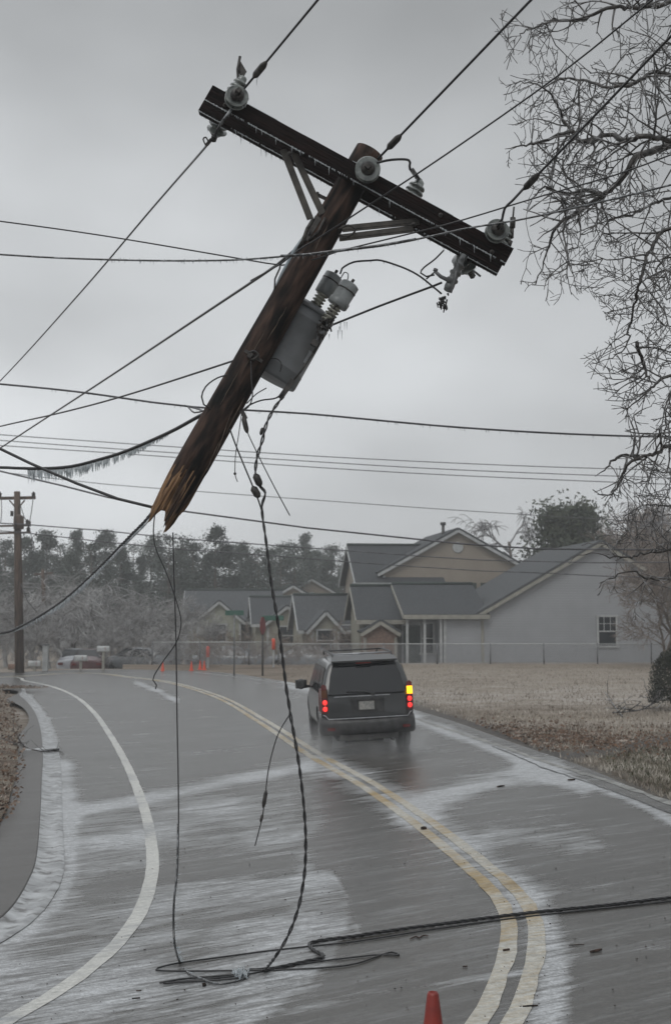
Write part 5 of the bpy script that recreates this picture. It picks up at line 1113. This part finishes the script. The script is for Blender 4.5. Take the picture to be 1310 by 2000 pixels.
def conifer(seed, H, Rr, n, shape, mat='pine', leaf=.15, name='pine_tree', cs=1.0):
    random.seed(seed); e = empty(name); m = MB(); m.tube([(0, 0, -.3), (.05, 0, H*.5), (0, .05, H*.96)], [H*.018, H*.012, .03], 8)
    cl = []
    for i in range(52):
        t = random.uniform(.12, 1); r = Rr*shape(t)*random.uniform(.55, 1.05); a = random.uniform(0, 6.283); c = Vector((r*math.cos(a), r*math.sin(a), H*t)); cl.append((c, cs*Rr*random.uniform(.20, .42)*(1.15-.6*t)))
        m.tube([(0, 0, H*t-.4), c], [.05, .02], 4, caps=False)
    m.build('trunk', M['pinebark'], e, local=True); m = MB()
    cl.append((Vector((random.uniform(-.2, .2), 0, H*.97)), Rr*.16))
    for _ in range(n):
        c, s = random.choice(cl); d = Vector([random.gauss(0, .55) for _ in range(3)]); d.z *= .75; leafq(m, c+d*s*1.25, leaf*random.uniform(.5, 1.2))
    m.build('crown', M[mat], e, local=True); return e
def bare(seed, H, spread, lv, mat, name='frosted_tree', r0=.16, droop=.0, twl=1.0, nb=5, ribbon=.028):
    random.seed(seed); e = empty(name); m = MB(); tw = MB()
    def grow(p, d, L_, r, k):
        q = [p]; dd = d.copy(); n = 3
        for i in range(n):
            dd = (dd+Vector([random.gauss(0, .16) for _ in range(3)])+Vector((0, 0, -droop*(lv-k)*.12))).normalized(); q.append(q[-1]+dd*L_/n)
        if k >= lv-1: m.tube(q, [r*(1-.5*i/n) for i in range(n+1)], 5, caps=False)
        else: tw.tube(q, [max(ribbon*.35, r*(1-.5*i/n)) for i in range(n+1)], 3, caps=False, smooth=False)
        if k == 0: return
        for j in range(nb if k < lv else nb+3):
            t = random.uniform(.35, 1)*n; i = min(int(t), n-1); b = q[i].lerp(q[i+1], t-i); ax_ = Vector([random.gauss(0, 1) for _ in range(3)]); s = (dd+ax_.normalized()*spread).normalized()
            grow(b, s, L_*random.uniform(.5, .78)*(twl if k == 1 else 1), r*.5, k-1)
    grow(Vector((0, 0, -.2)), Vector((0, 0, 1)), H*.42, r0, lv)
    m.build('trunk', M['browntwig'] if mat != 'frosttwig' else M['frosttwig'], e, local=True); tw.build('crown', M[mat], e, local=True); return e
def topz(o): return max(v.co.z for ch in o.children for v in ch.data.vertices)
def place(protos, used, loc, sc, rz, label, group):
    k = random.randrange(len(protos)); o = protos[k]
    if k not in used: used.add(k)
    else: o = copy_tree(o)
    o.location = loc; o.scale = sc; o.rotation_euler = (0, 0, rz); tag(o, label, 'tree', group); return o
pr = [conifer(11, 12, 3.0, 9000, lambda t: (1-t)**.6*1.0+.06), conifer(12, 12, 2.6, 9000, lambda t: math.sin(min(1, t*1.05)*3.14*.9+.2)**.8*.9 if t < .98 else .1), conifer(13, 12, 3.4, 9500, lambda t: .45+.5*math.sin(t*3.1)), conifer(14, 12, 1.9, 7000, lambda t: (1-t)**.9+.05)]
random.seed(21); used = set()
TL = [(-15, 1085, 1), (12, 1062, 2), (48, 1058, 1), (92, 1050, 0), (120, 1068, 2), (150, 1045, 3), (180, 1068, 2), (208, 1048, 0), (235, 1078, 1), (262, 1068, 2), (296, 1060, 1), (330, 1052, 2), (352, 1078, 1), (378, 1068, 2), (421, 1038, 1), (448, 1070, 2), (470, 1072, 0), (505, 1078, 2), (530, 1080, 1), (548, 1072, 2), (575, 1068, 2), (597, 1050, 3), (622, 1082, 1), (648, 1072, 2), (672, 1090, 2), (25, 1090, 0), (70, 1085, 2), (140, 1090, 0), (275, 1095, 3), (400, 1092, 2), (490, 1095, 0), (560, 1095, 0), (610, 1090, 2), (640, 1100, 0), (695, 1100, 1), (-60, 1070, 2)]
TL.sort()
for i, (x, y, k) in enumerate(TL):
    Yd = random.uniform(118, 150) if i % 2 else random.uniform(100, 120); top = P(x, y, Yd); H = top.z+.5
    o = pr[k] if k not in used else copy_tree(pr[k]); used.add(k)
    where = ('behind the far utility pole' if x < 60 else 'behind the frosted trees' if x < 360 else 'above the small house roofs' if x < 560 else 'just left of the tan house')
    kind = ['pointed', 'rounded', 'broad dense', 'narrow spiky'][k]
    o.location = (top.x, Yd, -.8); sc = (H+.5)/12; o.scale = (sc*random.uniform(.85, 1.15), sc, sc); o.rotation_euler = (0, 0, random.uniform(0, 6.28))
    tag(o, '%s evergreen, %s from the left in the far dark treeline' % (kind, ordn(i+1)), 'tree', 'evergreens of the far treeline')
# frosted bare trees in front of the tree line
fp = [bare(31, 7, .95, 4, 'frosttwig', r0=.12, ribbon=.03), bare(32, 7, .8, 4, 'frosttwig', r0=.12, ribbon=.03), bare(33, 6, 1.1, 4, 'frosttwig', r0=.10, ribbon=.03, droop=.5)]
FT = [(-25, 1100, 68), (15, 1130, 74), (62, 1120, 82), (100, 1150, 70), (128, 1105, 88), (160, 1160, 72), (190, 1140, 80), (225, 1125, 78), (250, 1170, 70), (275, 1140, 76), (305, 1160, 74), (335, 1150, 84), (365, 1185, 68), (395, 1190, 66), (130, 1200, 66), (205, 1215, 66), (70, 1210, 64), (290, 1225, 64), (340, 1225, 66), (-10, 1200, 62)]
random.seed(5); used = set(); TZ = [topz(o) for o in fp]
FT.sort()
for i, (x, y, Yd) in enumerate(FT):
    k = i % 3; top = P(x, y, Yd); H = max(1.5, top.z+.5); o = fp[k] if k not in used else copy_tree(fp[k]); used.add(k); sc = H/TZ[k]
    o.location = (top.x, Yd, -.5); o.scale = (sc*1.25, sc*1.25, sc); o.rotation_euler = (0, 0, random.uniform(0, 6.28))
    tag(o, '%s frosted tree, %s from the left beyond the bend' % (['pale spreading', 'grey upright', 'drooping'][k], ordn(i+1)), 'tree', 'frosted bare trees beyond the bend')
# brown bare shrubs before the small houses
bs = bare(41, 4, .8, 4, 'browntwig', 'bare_shrub', .05, ribbon=.022)
for i, (x, y, Yd, lb) in enumerate([(385, 1195, 64, 'bare shrub over the left end of the fence'), (560, 1205, 62, 'low brown shrub between the marker post and the suv'), (600, 1190, 64, 'brown bare tree before the middle small house'), (640, 1185, 62, 'brown shrub just above the left mirror of the suv'), (408, 1180, 67, 'thin bare tree above the left orange marker post'), (535, 1185, 68, 'thin brown tree right behind the stop sign'), (432, 1190, 62, 'brown bare shrub under the left end of the long green street sign'), (478, 1172, 64, 'tallest brown bare tree behind the chain-link fence under the street sign'), (500, 1200, 63, 'brown bare shrub immediately left of the stop sign'), (665, 1165, 66, 'brown bare shrub against the left side of the tan house')]):
    o = bs if i == 0 else copy_tree(bs); top = P(x, y, Yd); H = top.z; o.location = (top.x, Yd, -.4); o.scale = (H/4.4*.8,)*2+(H/4.4,); o.rotation_euler = (0, 0, i*1.7); tag(o, lb, 'shrub', 'bare shrubs behind the fence')
# cedar behind the grey house
c = conifer(51, 9, 3.2, 22000, lambda t: (.95*math.sin(min(1, t*1.25)*math.pi*.86)**.6 if t < .8 else .34), 'cedar', .15, 'cedar_tree', 1.25); top = P(1106, 983, 76)
c.location = (top.x, 76, -.6); sc = (top.z+.2)/9.2; c.scale = (sc*.98, sc*.98, sc); tag(c, 'dark evergreen rising behind the grey house roof', 'tree')
ft = [bare(61, 9, .9, 5, 'greytwig', r0=.2, nb=5, ribbon=.035, droop=.6), bare(62, 9, .85, 5, 'browntwig', 'frosted_tree', .2, nb=5, ribbon=.032)]
random.seed(8); used = set(); TZ2 = [topz(o) for o in ft]; print('heights', TZ, TZ2)
for i, (x, y, Yd, k, lb) in enumerate([(1015, 995, 90, 0, 'thin drooping frosted tree between the tan house and the dark evergreen'), (1195, 985, 92, 0, 'frosted tree immediately right of the dark evergreen'), (1268, 975, 82, 0, 'dense frosted tree over the ridge of the grey house'), (1285, 960, 72, 0, 'dense frosted tree at far right over the grey roof'), (1275, 1010, 70, 1, 'lower brown tree at far right over the grey roof'), (1250, 965, 80, 1, 'tall brownish bare tree behind the right part of the grey house'), (1320, 950, 84, 1, 'tall bare tree at the right edge behind the grey house'), (1290, 1050, 55, 1, 'bare tree standing before the grey wall right of its window'), (1380, 1000, 50, 0, 'frosted tree just outside the right edge by the grey house')]):
    o = ft[k] if k not in used else copy_tree(ft[k]); used.add(k); top = P(x, y, Yd); sc = (top.z+.5)/TZ2[k]; o.location = (top.x, Yd, -.5); o.scale = (sc*1.0, sc, sc); o.rotation_euler = (0, 0, random.uniform(0, 6)); tag(o, lb, 'tree', 'bare trees around the grey house')
# dark round bush at the right edge
random.seed(71); g = G(1322, 1385); e = empty('evergreen_bush', (g.x, g.y, gz(g.x)), None, 'dark round evergreen bush cut by the right edge', 'bush'); m = MB()
for _ in range(9000):
    a = random.uniform(0, 6.283); ph = random.uniform(-.2, 1.57); rr = (1-abs(random.gauss(0, .14)))*(1+.22*noise.noise(Vector((math.cos(a)*2, math.sin(a)*2, ph*2)))); leafq(m, Vector((g.x, g.y, gz(g.x)+.35))+Vector((.64*rr*math.cos(a)*math.cos(ph*.85), .64*rr*math.sin(a)*math.cos(ph*.85), .98*rr*math.sin(ph))), .03)
m.build('crown', M['bushleaf'], e); m = MB()
for k in range(8): m.tube([(g.x+.05*math.cos(k), g.y+.05*math.sin(k), gz(g.x)-.05), (g.x+.5*math.cos(k), g.y+.5*math.sin(k), gz(g.x)+1.0)], [.03, .012], 5)
m.build('trunk', M['pinebark'], e)
# ------------------------------------------------------------------ near bare tree, its trunk just outside the right edge
M['twig'] = noisy('iced_dark_twigs', (.018, .016, .0145), (.09, .083, .078), 7, .3, lo=.4, hi=.66, c3=(.27, .27, .275), s3=11, lo3=.5, hi3=.66)
M['limbbark'] = noisy('dark_wet_bark', (.012, .010, .009), (.06, .053, .047), 9, .5, lo=.4, hi=.7, bump=.5)
random.seed(99); TD = 12.0
BND = [(-100, 945), (0, 948), (60, 962), (110, 985), (150, 972), (200, 985), (235, 985), (280, 965), (330, 965), (360, 990), (400, 1020), (450, 1012), (500, 1005), (560, 992), (610, 1025), (640, 1200), (700, 1130), (740, 1140), (800, 1190), (850, 1215), (900, 1190), (950, 1150), (990, 1180), (1040, 1175), (1060, 1130), (1110, 1160), (1200, 1160), (1300, 1200), (1400, 1230)]
def bnd(y):
    for a, b in zip(BND, BND[1:]):
        if a[0] <= y <= b[0]: return a[1]+(b[1]-a[1])*(y-a[0])/(b[0]-a[0])
    return 945 if y < 0 else 1400
tr = empty('bare_tree', (9.2, TD+.6, gz(9)), None, 'large leafless tree whose iced branches hang in from the right edge', 'tree')
hub = Vector((7.2, TD+.5, 4.0))
m = MB(); m.tube(catmull([(9.2, TD+.6, -.2), (9.1, TD+.6, 1.5), (8.9, TD+.5, 3.5), (8.6, TD+.4, 5.5), (8.2, TD, 7.5), (7.6, TD-.4, 10)], .4), [.34-.012*i for i in range(27)][:len(catmull([(9.2, TD+.6, -.2), (9.1, TD+.6, 1.5), (8.9, TD+.5, 3.5), (8.6, TD+.4, 5.5), (8.2, TD, 7.5), (7.6, TD-.4, 10)], .4))], 12)
m.build('trunk', M['twig'], tr)
LIMBS = [([(1500, 330), (1400, 300), (1310, 275), (1271, 268), (1245, 268), (1215, 276), (1190, 262), (1168, 268), (1147, 280), (1130, 272), (1115, 255), (1100, 240), (1090, 210), (1070, 180), (1045, 163), (1010, 160), (988, 172)], 9, 0),
 ([(1120, 258), (1090, 262), (1060, 278), (1020, 285), (985, 292)], 4, -.2), ([(1420, 250), (1310, 285), (1275, 295), (1240, 308), (1228, 330), (1200, 362), (1170, 385), (1130, 412), (1095, 432), (1078, 455), (1066, 500), (1045, 555)], 13, .2),
 ([(1175, 383), (1140, 372), (1105, 380), (1065, 368), (1030, 400)], 5, .1), ([(1450, -20), (1310, 5), (1250, 15), (1200, 15), (1165, 25), (1135, 40), (1090, 38), (1050, 50), (1015, 70), (1000, 110)], 8, -.4),
 ([(1420, 150), (1310, 148), (1270, 142), (1245, 160), (1190, 172), (1150, 158), (1110, 155), (1070, 165), (1050, 195), (1020, 215)], 8, .5), ([(1450, 420), (1310, 445), (1280, 470), (1260, 510), (1250, 545), (1240, 585), (1228, 640), (1225, 670), (1195, 700), (1150, 712)], 7, -.3),
 ([(1420, 560), (1310, 530), (1265, 540), (1235, 560), (1205, 590)], 6, .4), ([(1240, 670), (1255, 705), (1262, 735), (1275, 752)], 4, -.2), ([(1440, 700), (1310, 733), (1285, 745), (1262, 765), (1235, 790), (1215, 800)], 8, 0),
 ([(1440, 820), (1310, 870), (1285, 885), (1250, 893), (1225, 910), (1212, 930), (1204, 955), (1190, 966), (1160, 960)], 8, -.1), ([(1245, 893), (1230, 890), (1205, 893), (1180, 915), (1162, 930)], 4, .1), ([(1440, 900), (1310, 922), (1275, 918), (1245, 905), (1230, 912)], 5, .3),
 ([(1450, 1040), (1310, 1074), (1262, 1080), (1225, 1088), (1190, 1088), (1160, 1080), (1130, 1085), (1105, 1100)], 5, 0), ([(1450, 1150), (1310, 1132), (1255, 1128), (1237, 1117), (1205, 1122), (1180, 1135), (1168, 1147)], 6, -.1),
 ([(1440, 1000), (1320, 990), (1285, 985), (1250, 990), (1220, 1010), (1195, 1040)], 4, .5), ([(1460, 60), (1310, 85), (1280, 100), (1245, 130), (1220, 125)], 6, .9), ([(1440, 640), (1310, 640), (1285, 620), (1270, 590)], 5, .7), ([(1440, 360), (1310, 385), (1270, 400), (1230, 420), (1190, 430), (1165, 470), (1150, 520)], 7, .9), ([(1440, 480), (1310, 500), (1285, 520), (1275, 570), (1260, 620)], 5, -.7)]
tw = MB(); cnt = 0
def twig(p, d, L_, r, k, dens=1.0, free=False):
    global cnt
    lim = random.choice([0, 0, 8, 20, 45, 70])
    n = max(3, int(L_/.07)); q = [p]; dd = d.copy(); cv = Vector((random.gauss(0, .03), random.gauss(0, .02), random.gauss(-.022, .035)))
    for i in range(n):
        dd = (dd+cv+Vector([random.gauss(0, .13) for _ in range(3)])).normalized(); nx = q[-1]+dd*L_/n; sx, sy = proj(nx)
        if sx < bnd(sy)+lim or sy > 1215-lim: break
        q.append(nx)
    if len(q) < 2: return
    n = len(q)-1; cnt += n
    tw.tube(q, [max(.0034, r*(1-.6*i/n)) for i in range(n+1)], 4 if k > 0 else 3, caps=False)
    if k == 0:
        return
    nb = max(2, int(L_*random.uniform(6, 10)*dens)) if k > 1 else int(2+L_*random.uniform(9, 14)*dens)
    for j in range(nb):
        t = random.uniform(.12, 1)*n; i = min(int(t), n-1); b = q[i].lerp(q[i+1], t-i); base = (q[i+1]-q[i]).normalized()
        side = Vector([random.gauss(0, 1), random.gauss(0, .55), random.gauss(0, 1)]); side = (side-base*side.dot(base)).normalized(); s = (base*random.uniform(.4, 1)+side*random.uniform(.6, 1.1)).normalized()
        twig(b, s, L_*random.uniform(.28, .55) if k > 1 else random.uniform(.04, .13), r*.62, k-1, dens)
for pts, w, off in LIMBS:
    ds = TD+off; c = catmull([P(x, y, ds+.25*math.sin(i*1.3)) for i, (x, y) in enumerate(pts)], .06)
    if pts[0][0] < 1400: st = 0
    else:
        c0 = c[0]; h = Vector((8.7, TD+.4, max(2.5, min(9, c0.z-.6)))); c = catmull([h, (h+c0)/2+Vector((0, 0, .15)), c0], .12)[:-1]+c
    n = len(c); rw = w*1.25*TD/F/2
    m = MB(); m.tube([p+Vector([random.gauss(0, .008) for _ in range(3)]) for p in c], [max(rw*.16, rw*1.7*(1-i/n)**.7) for i in range(n)], 7); m.build('limb', M['limbbark'], tr)
    acc = 0
    for i in range(1, n-1):
        x, y = proj(c[i]); 
        if x > 1420: continue
        acc += (c[i+1]-c[i]).length
        while acc > 0:
            acc -= random.uniform(.065, .145) if y < 1000 else random.uniform(.16, .3)
            base = (c[i+1]-c[i]).normalized(); side = Vector([random.gauss(0, 1), random.gauss(0, .6), random.gauss(0, 1)-.15]); side = (side-base*side.dot(base)).normalized()
            twig(c[i], (base*random.uniform(.2, 1)+side).normalized(), random.uniform(.2, .8), min(.012, .62*max(rw*.16, rw*1.7*(1-i/n)**.7)), 2, .8)
print('twig segs', cnt)
tw.build('twigs', M['twig'], tr)['kind'] = 'stuff'
# fallen branches on the lawn and at the gutter
def branch(name, label, pts, r, k=26):
    c = catmull([G(x, y, z) for x, y, z in pts], .1); m = MB(); m.tube(c, [r*(1-.6*i/len(c)) for i in range(len(c))], 6)
    for _ in range(k):
        i = random.randrange(len(c)-1); q = c[i]; d = Vector((random.gauss(0, 1), random.gauss(0, .5), abs(random.gauss(0, .8)))).normalized(); L_ = random.uniform(.08, .4); p2 = q+d*L_; p3 = p2+(d+Vector([random.gauss(0, .4) for _ in range(3)]))*L_*.5
        m.tube([q, p2, p3], [r*.4, r*.25, r*.15], 4)
        m.tube([p2, p2+Vector((random.gauss(0, .1), random.gauss(0, .1), random.gauss(0, .08)))], [r*.25, r*.1], 4)
    return tag(m.build(name, M['twig']), label, 'branch')
branch('fallen_branch', 'fallen dark branch lying on the frosted lawn beside the round bush', [(1295, 1372, .3), (1275, 1388, .2), (1255, 1395, .12), (1225, 1397, .08), (1195, 1396, .05)], .035, 34)
branch('fallen_branch', 'small forked branch standing up from the lawn left of the other fallen branch', [(1215, 1400, .0), (1202, 1392, .1), (1190, 1380, .18), (1180, 1370, .25)], .02, 10)
branch('fallen_branch', 'twiggy branch lying across the icy gutter at the left', [(20, 1462, .12), (50, 1474, .14), (80, 1474, .06), (120, 1470, .02)], .018, 14)
m = MB(); c = G(84, 1468, .03)
for k in range(3):
    vs = []; cc = c+Vector((random.uniform(-.12, .12), random.uniform(-.1, .1), 0)); 
    m.lathe(cc-Vector((0, 0, .03)), (random.uniform(-.1, .1), .1, 1), [(0, .22), (.03, .26), (.05, .22), (.06, .1), (.062, .01)], 14)
tag(m.build('ice_slab', M['concrete']), 'heap of icy slush piled over the gutter at the left', 'ice')
random.seed(3)
# spray thrown up by the rear wheels
def vol(name, dens, c=(.8, .82, .85), aniso=.2, noise_=None):
    m = bpy.data.materials.new(name); m.use_nodes = True; t = m.node_tree; t.nodes.clear(); o = N(t, 'ShaderNodeOutputMaterial'); v = N(t, 'ShaderNodeVolumePrincipled'); v.inputs['Color'].default_value = (*c, 1); v.inputs['Density'].default_value = dens; v.inputs['Anisotropy'].default_value = aniso
    t.links.new(v.outputs[0], o.inputs['Volume']); return m
HZ = .0017
hm = MB(); hm.abox((0, 180, 9.0), (830, 500, 24.0)); hz = hm.build('haze', vol('thin_mist', HZ, (.93, .95, .965))); hz['kind'] = 'stuff'
SPM = vol('wheel_spray', 1, (.95, .96, .97)); t = SPM.node_tree
tc = N(t, 'ShaderNodeTexCoord'); mp = N(t, 'ShaderNodeMapping'); mp.inputs['Location'].default_value = (-1, -1, -1); mp.inputs['Scale'].default_value = (2, 2, 2); t.links.new(tc.outputs['Generated'], mp.inputs[0])
gd = N(t, 'ShaderNodeTexGradient'); gd.gradient_type = 'SPHERICAL'; t.links.new(mp.outputs[0], gd.inputs[0]); zn = N(t, 'ShaderNodeTexNoise'); zn.inputs['Scale'].default_value = 4; t.links.new(tc.outputs['Object'], zn.inputs[0])
t.links.new(math_(t, 'MULTIPLY', math_(t, 'MULTIPLY', gd.outputs['Fac'], .75), rng(t, zn.outputs[0], .3, .7, .3, 1.3)), [n for n in t.nodes if n.type == 'PRINCIPLED_VOLUME'][0].inputs['Density'])
for (x, y, z, rx, ry, rz) in [(-.78, -2.2, .25, .5, 1.0, .42), (.82, -2.3, .22, .45, .9, .36), (0, -2.2, .1, 1.1, 1.3, .32)]:
    sp1 = MB(); bm = bmesh.new(); bmesh.ops.create_icosphere(bm, subdivisions=3, radius=1); ROT = ROOTM['suv']
    sp1.add([ROT @ Vector((x+v.co.x*rx, y+v.co.y*ry, z+v.co.z*rz)) for v in bm.verts], [[v.index for v in f.verts] for f in bm.faces]); bm.free()
    tag(sp1.build('wheel_spray', SPM), kind='stuff')
